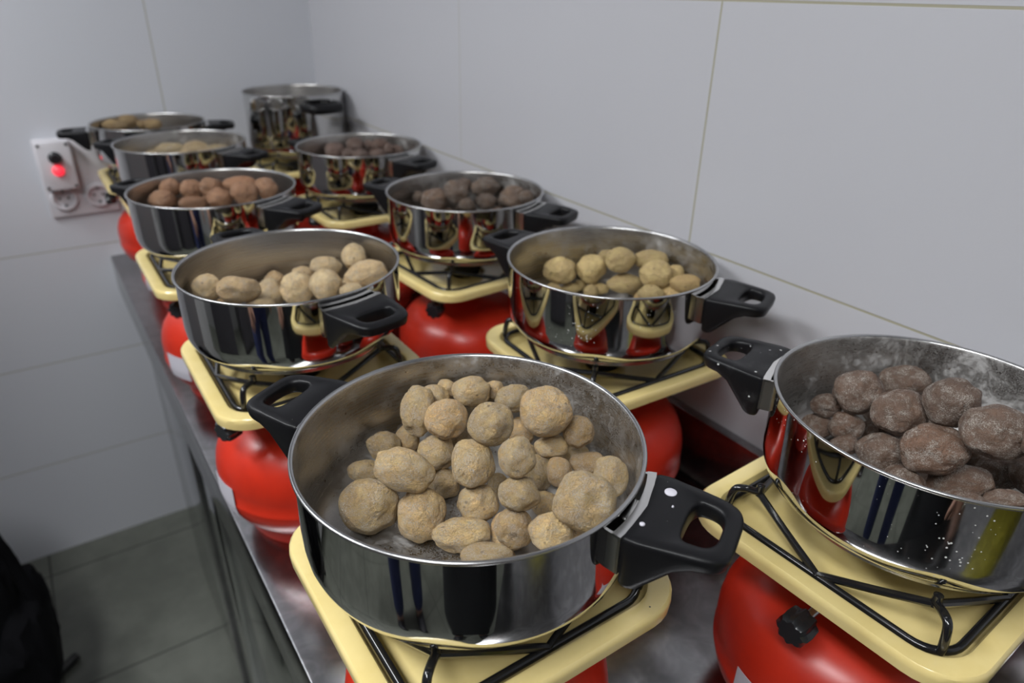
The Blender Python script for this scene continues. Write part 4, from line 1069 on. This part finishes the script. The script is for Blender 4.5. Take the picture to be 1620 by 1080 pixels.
bm = bmesh.new(); tube(bm, spline([(0.04, -0.09, 0.50), (0.13, -0.06, 0.50), (0.165, -0.05, 0.47), (0.175, -0.04, 0.38), (0.19, -0.05, 0.22)], 6), 0.011, 10)
finish('shoulder_strap', bm, M_black_cloth, t)
t = thing('luggage_stand', 'low black metal stand under the rucksack, one foot sticking out', 'stand', (-0.435, 1.47, 0.0))
for x0, y0, x1, y1 in ((-0.12, -0.16, 0.225, 0.125), (-0.12, -0.02, 0.17, 0.22), (-0.19, 0.16, 0.17, -0.16)):
    bm = bmesh.new(); tube(bm, [(x0, y0, 0.012), (x1, y1, 0.012)], 0.0115, 12); finish('foot_bar', bm, M_black_metal, t)
bm = bmesh.new(); box(bm, -0.15, 0.12, -0.14, 0.14, 0.024, 0.055, 0.005, 2); finish('platform', bm, M_black_metal, t)

# ------------------------------------------------------------------ out of view: what the polished pots mirror, cupboards and bag added for it
M_dark = mat('reflection_cupboard_dark', (0.045, 0.042, 0.050), 0.35)
M_skin = mat('skin', (0.42, 0.24, 0.17), 0.55)
M_blacktex = mat('black_jersey', (0.008, 0.009, 0.011), 0.9)
M_jeans = mat('blue_denim', (0.030, 0.040, 0.120), 0.85)
M_teal = mat('grey_jersey', (0.10, 0.11, 0.12), 0.9)
M_yellow = mat('yellow_nylon', (0.62, 0.56, 0.03), 0.55)
M_shoe = mat('dark_shoe_leather', (0.015, 0.015, 0.02), 0.5)
M_hair = mat('dark_hair', (0.012, 0.008, 0.006), 0.7)
for k, (y0, y1, w_) in enumerate(((-1.60, -0.75, 'nearest the camera end'), (-0.45, 0.15, 'in the middle'), (0.50, 1.25, 'nearest the far wall'))):  # added unseen, so the polished pots mirror dark upright bands
    t = thing('reflection_cupboard', 'dark cupboard added at the left wall for pot reflections, %s' % w_, 'cupboard', (XL + 0.30, (y0 + y1) / 2, 0), group='dark cupboards added for pot reflections')
    hy = (y1 - y0) / 2
    bm = bmesh.new(); box(bm, -0.298, 0.26, -hy, hy, 0.0, 2.05); finish('carcass', bm, M_dark, t, smooth=False)
    for s in (-1, 1):
        bm = bmesh.new(); box(bm, 0.261, 0.280, min(s * 0.003, s * (hy - 0.003)), max(s * 0.003, s * (hy - 0.003)), 0.06, 2.04, 0.002, 1); d = finish('door', bm, M_dark, t)
        bm = bmesh.new(); tube(bm, [(0.281, s * 0.04, 0.95), (0.300, s * 0.04, 0.95), (0.300, s * 0.04, 1.15), (0.281, s * 0.04, 1.15)], 0.005, 8); finish('handle', bm, M_rim, d)

def skin_obj(name, verts, edges, radii, m, parent, root=0, sub=2):
    me = bpy.data.meshes.new(name); me.from_pydata([Vector(v) for v in verts], edges, []); me.materials.append(m)
    o = bpy.data.objects.new(name, me); C.objects.link(o)
    if parent is not None: o.parent = parent
    s = o.modifiers.new('skin', 'SKIN'); s.use_smooth_shade = True
    for i, r in enumerate(radii):
        d = me.skin_vertices[0].data[i]; d.radius = (r, r) if not isinstance(r, tuple) else r
        d.use_root = (i == root)
    u = o.modifiers.new('sub', 'SUBSURF'); u.levels = sub; u.render_levels = sub
    for p in me.polygons: p.use_smooth = True
    return o

def person(label, loc, rz, top, legs_m, group=None, apron=False):
    t = thing('person', label, 'person', loc, rad(rz))
    V = [(0, 0, 0.96), (0, 0, 1.12), (0, -0.01, 1.30), (0, 0, 1.43), (0, 0.01, 1.50), (0, 0.02, 1.56), (0, 0.025, 1.64), (0, 0.01, 1.71)]
    R = [(0.150, 0.105), (0.135, 0.095), (0.155, 0.105), (0.130, 0.08), 0.052, 0.066, (0.072, 0.088), (0.060, 0.072)]
    E_ = [(i, i + 1) for i in range(7)]
    for s in (-1, 1):
        b = len(V)
        V += [(s * 0.19, 0, 1.40), (s * 0.235, -0.02, 1.12), (s * 0.225, 0.12, 0.92), (s * 0.215, 0.165, 0.865)]; R += [0.056, 0.042, 0.030, 0.030]
        E_ += [(3, b), (b, b + 1), (b + 1, b + 2), (b + 2, b + 3)]
        for f, (dx, dy, L_) in enumerate(((-0.024, 0.0, 0.062), (-0.008, 0.003, 0.072), (0.008, 0.002, 0.068), (0.022, -0.003, 0.054))):
            c = len(V); V += [(s * (0.213 + dx * 0.6), 0.180 + dy, 0.838), (s * (0.212 + dx), 0.190 + dy, 0.835 - L_ * 0.6), (s * (0.210 + dx), 0.180 + dy, 0.835 - L_)]; R += [0.010, 0.0085, 0.007]
            E_ += [(b + 3, c), (c, c + 1), (c + 1, c + 2)]
        c = len(V); V += [(s * 0.190, 0.185, 0.870), (s * 0.172, 0.205, 0.840), (s * 0.170, 0.205, 0.815)]; R += [0.012, 0.010, 0.008]; E_ += [(b + 3, c), (c, c + 1), (c + 1, c + 2)]
        b = len(V)
        V += [(s * 0.10, 0, 0.88), (s * 0.115, 0.01, 0.50), (s * 0.12, -0.02, 0.10), (s * 0.12, 0.00, 0.045), (s * 0.125, 0.11, 0.035)]; R += [0.088, 0.058, 0.040, 0.040, 0.032]
        E_ += [(0, b), (b, b + 1), (b + 1, b + 2), (b + 2, b + 3), (b + 3, b + 4)]
    skin_obj('body', V, E_, R, M_skin, t)
    # clothing
    V = [(0, 0, 0.90), (0, 0, 1.12), (0, -0.01, 1.30), (0, 0, 1.425)]; R = [(0.168, 0.122), (0.155, 0.112), (0.172, 0.120), (0.145, 0.092)]; E_ = [(0, 1), (1, 2), (2, 3)]
    for s in (-1, 1):
        b = len(V); V += [(s * 0.19, 0, 1.395), (s * 0.237, -0.02, 1.12), (s * 0.226, 0.115, 0.93)]; R += [0.070, 0.056, 0.042]; E_ += [(3, b), (b, b + 1), (b + 1, b + 2)]
    skin_obj('jacket', V, E_, R, top, t)
    V = [(0, 0, 0.98), (0, 0, 0.92)]; R = [(0.150, 0.112), (0.155, 0.115)]; E_ = [(0, 1)]
    for s in (-1, 1):
        b = len(V); V += [(s * 0.10, 0, 0.80), (s * 0.115, 0.01, 0.50), (s * 0.12, -0.015, 0.08)]; R += [0.100, 0.074, 0.062]; E_ += [(1, b), (b, b + 1), (b + 1, b + 2)]
    skin_obj('trousers', V, E_, R, legs_m, t)
    for s in (-1, 1):
        skin_obj('shoe', [(s * 0.12, -0.05, 0.045), (s * 0.122, 0.05, 0.042), (s * 0.126, 0.155, 0.036)], [(0, 1), (1, 2)], [(0.043, 0.043), (0.046, 0.042), (0.042, 0.034)], M_shoe, t)
    if apron:  # added to widen the dark band mirrored in the nearest pot
        bm = bmesh.new(); n = 24; rs = []
        for z, w in ((1.02, 0.19), (0.85, 0.215), (0.6, 0.225), (0.36, 0.235)):
            rs.append([[bm.verts.new((w * sin(a) , (0.115 + off + (w - 0.19) * 0.6) * cos(a), z)) for a in [rad(-85 + 170 * i / n) for i in range(n + 1)]] for off in (0.012, 0.018)])
        for k in range(len(rs) - 1):
            for l_ in (0, 1):
                for i in range(n): bm.faces.new((rs[k][l_][i], rs[k][l_][i + 1], rs[k + 1][l_][i + 1], rs[k + 1][l_][i]))
            for i in (0, n): bm.faces.new((rs[k][0][i], rs[k][1][i], rs[k + 1][1][i], rs[k + 1][0][i]))
        for k in (0, len(rs) - 1):
            for i in range(n): bm.faces.new((rs[k][0][i], rs[k][0][i + 1], rs[k][1][i + 1], rs[k][1][i]))
        finish('apron', bm, top, t)
    skin_obj('hair', [(0, -0.03, 1.60), (0, -0.028, 1.68), (0, 0.0, 1.745)], [(0, 1), (1, 2)], [0.068, 0.088, 0.070], M_hair, t)
    return t
person('person in black jacket and trousers behind the camera, long apron added to widen reflection', (-0.215, -0.335, 0), -34, M_blacktex, M_blacktex, apron=True)
M_pale = mat('light_blocker_pale_grey', (0.42, 0.42, 0.43), 0.45)
t = thing('light_blocking_cabinet', 'unseen pale grey cabinet added to block light on the lower far wall', 'cabinet', (-0.93, YW - 0.36, 0))  # added out of view to keep lamp light off the lower left wall
bm = bmesh.new(); box(bm, -0.30, 0.30, -0.33, 0.355, 0.08, 1.92, 0.004, 1); finish('carcass', bm, M_pale, t)
for s_ in (-1, 1):
    bm = bmesh.new(); box(bm, min(s_ * 0.003, s_ * 0.296), max(s_ * 0.003, s_ * 0.296), -0.350, -0.331, 0.10, 1.90, 0.002, 1); d = finish('door', bm, M_pale, t)
    bm = bmesh.new(); tube(bm, [(s_ * 0.04, -0.350, 0.9), (s_ * 0.04, -0.372, 0.9), (s_ * 0.04, -0.372, 1.1), (s_ * 0.04, -0.350, 1.1)], 0.005, 8); finish('handle', bm, M_rim, d)
for sx in (-0.26, 0.26):
    for sy in (-0.28, 0.30):
        bm = bmesh.new(); lathe(bm, [(0, 0), (0.02, 0), (0.02, 0.081), (0, 0.081)], 16, cx=sx, cy=sy); finish('leg', bm, M_rim, t)
person('person in blue jeans and grey top standing left behind the camera', (-0.74, 0.04, 0), -80, M_teal, M_jeans)
t = thing('reflection_bag', 'unseen yellow bag added at near end of worktop for its pot reflection', 'bag', (0.30, -0.62, TOP))  # added out of view to put a yellow reflection in the pots
cloth_lump('pouch', 0, 0, 0.185, 0.13, 0.09, 0.178, 12, M_yellow, t, 0.05, 4, 0.6)
bm = bmesh.new(); tube(bm, spline([(-0.06, 0, 0.33), (-0.05, 0, 0.41), (0, 0, 0.44), (0.05, 0, 0.41), (0.06, 0, 0.33)], 6), 0.008, 8); finish('carry_handle', bm, M_yellow, t)
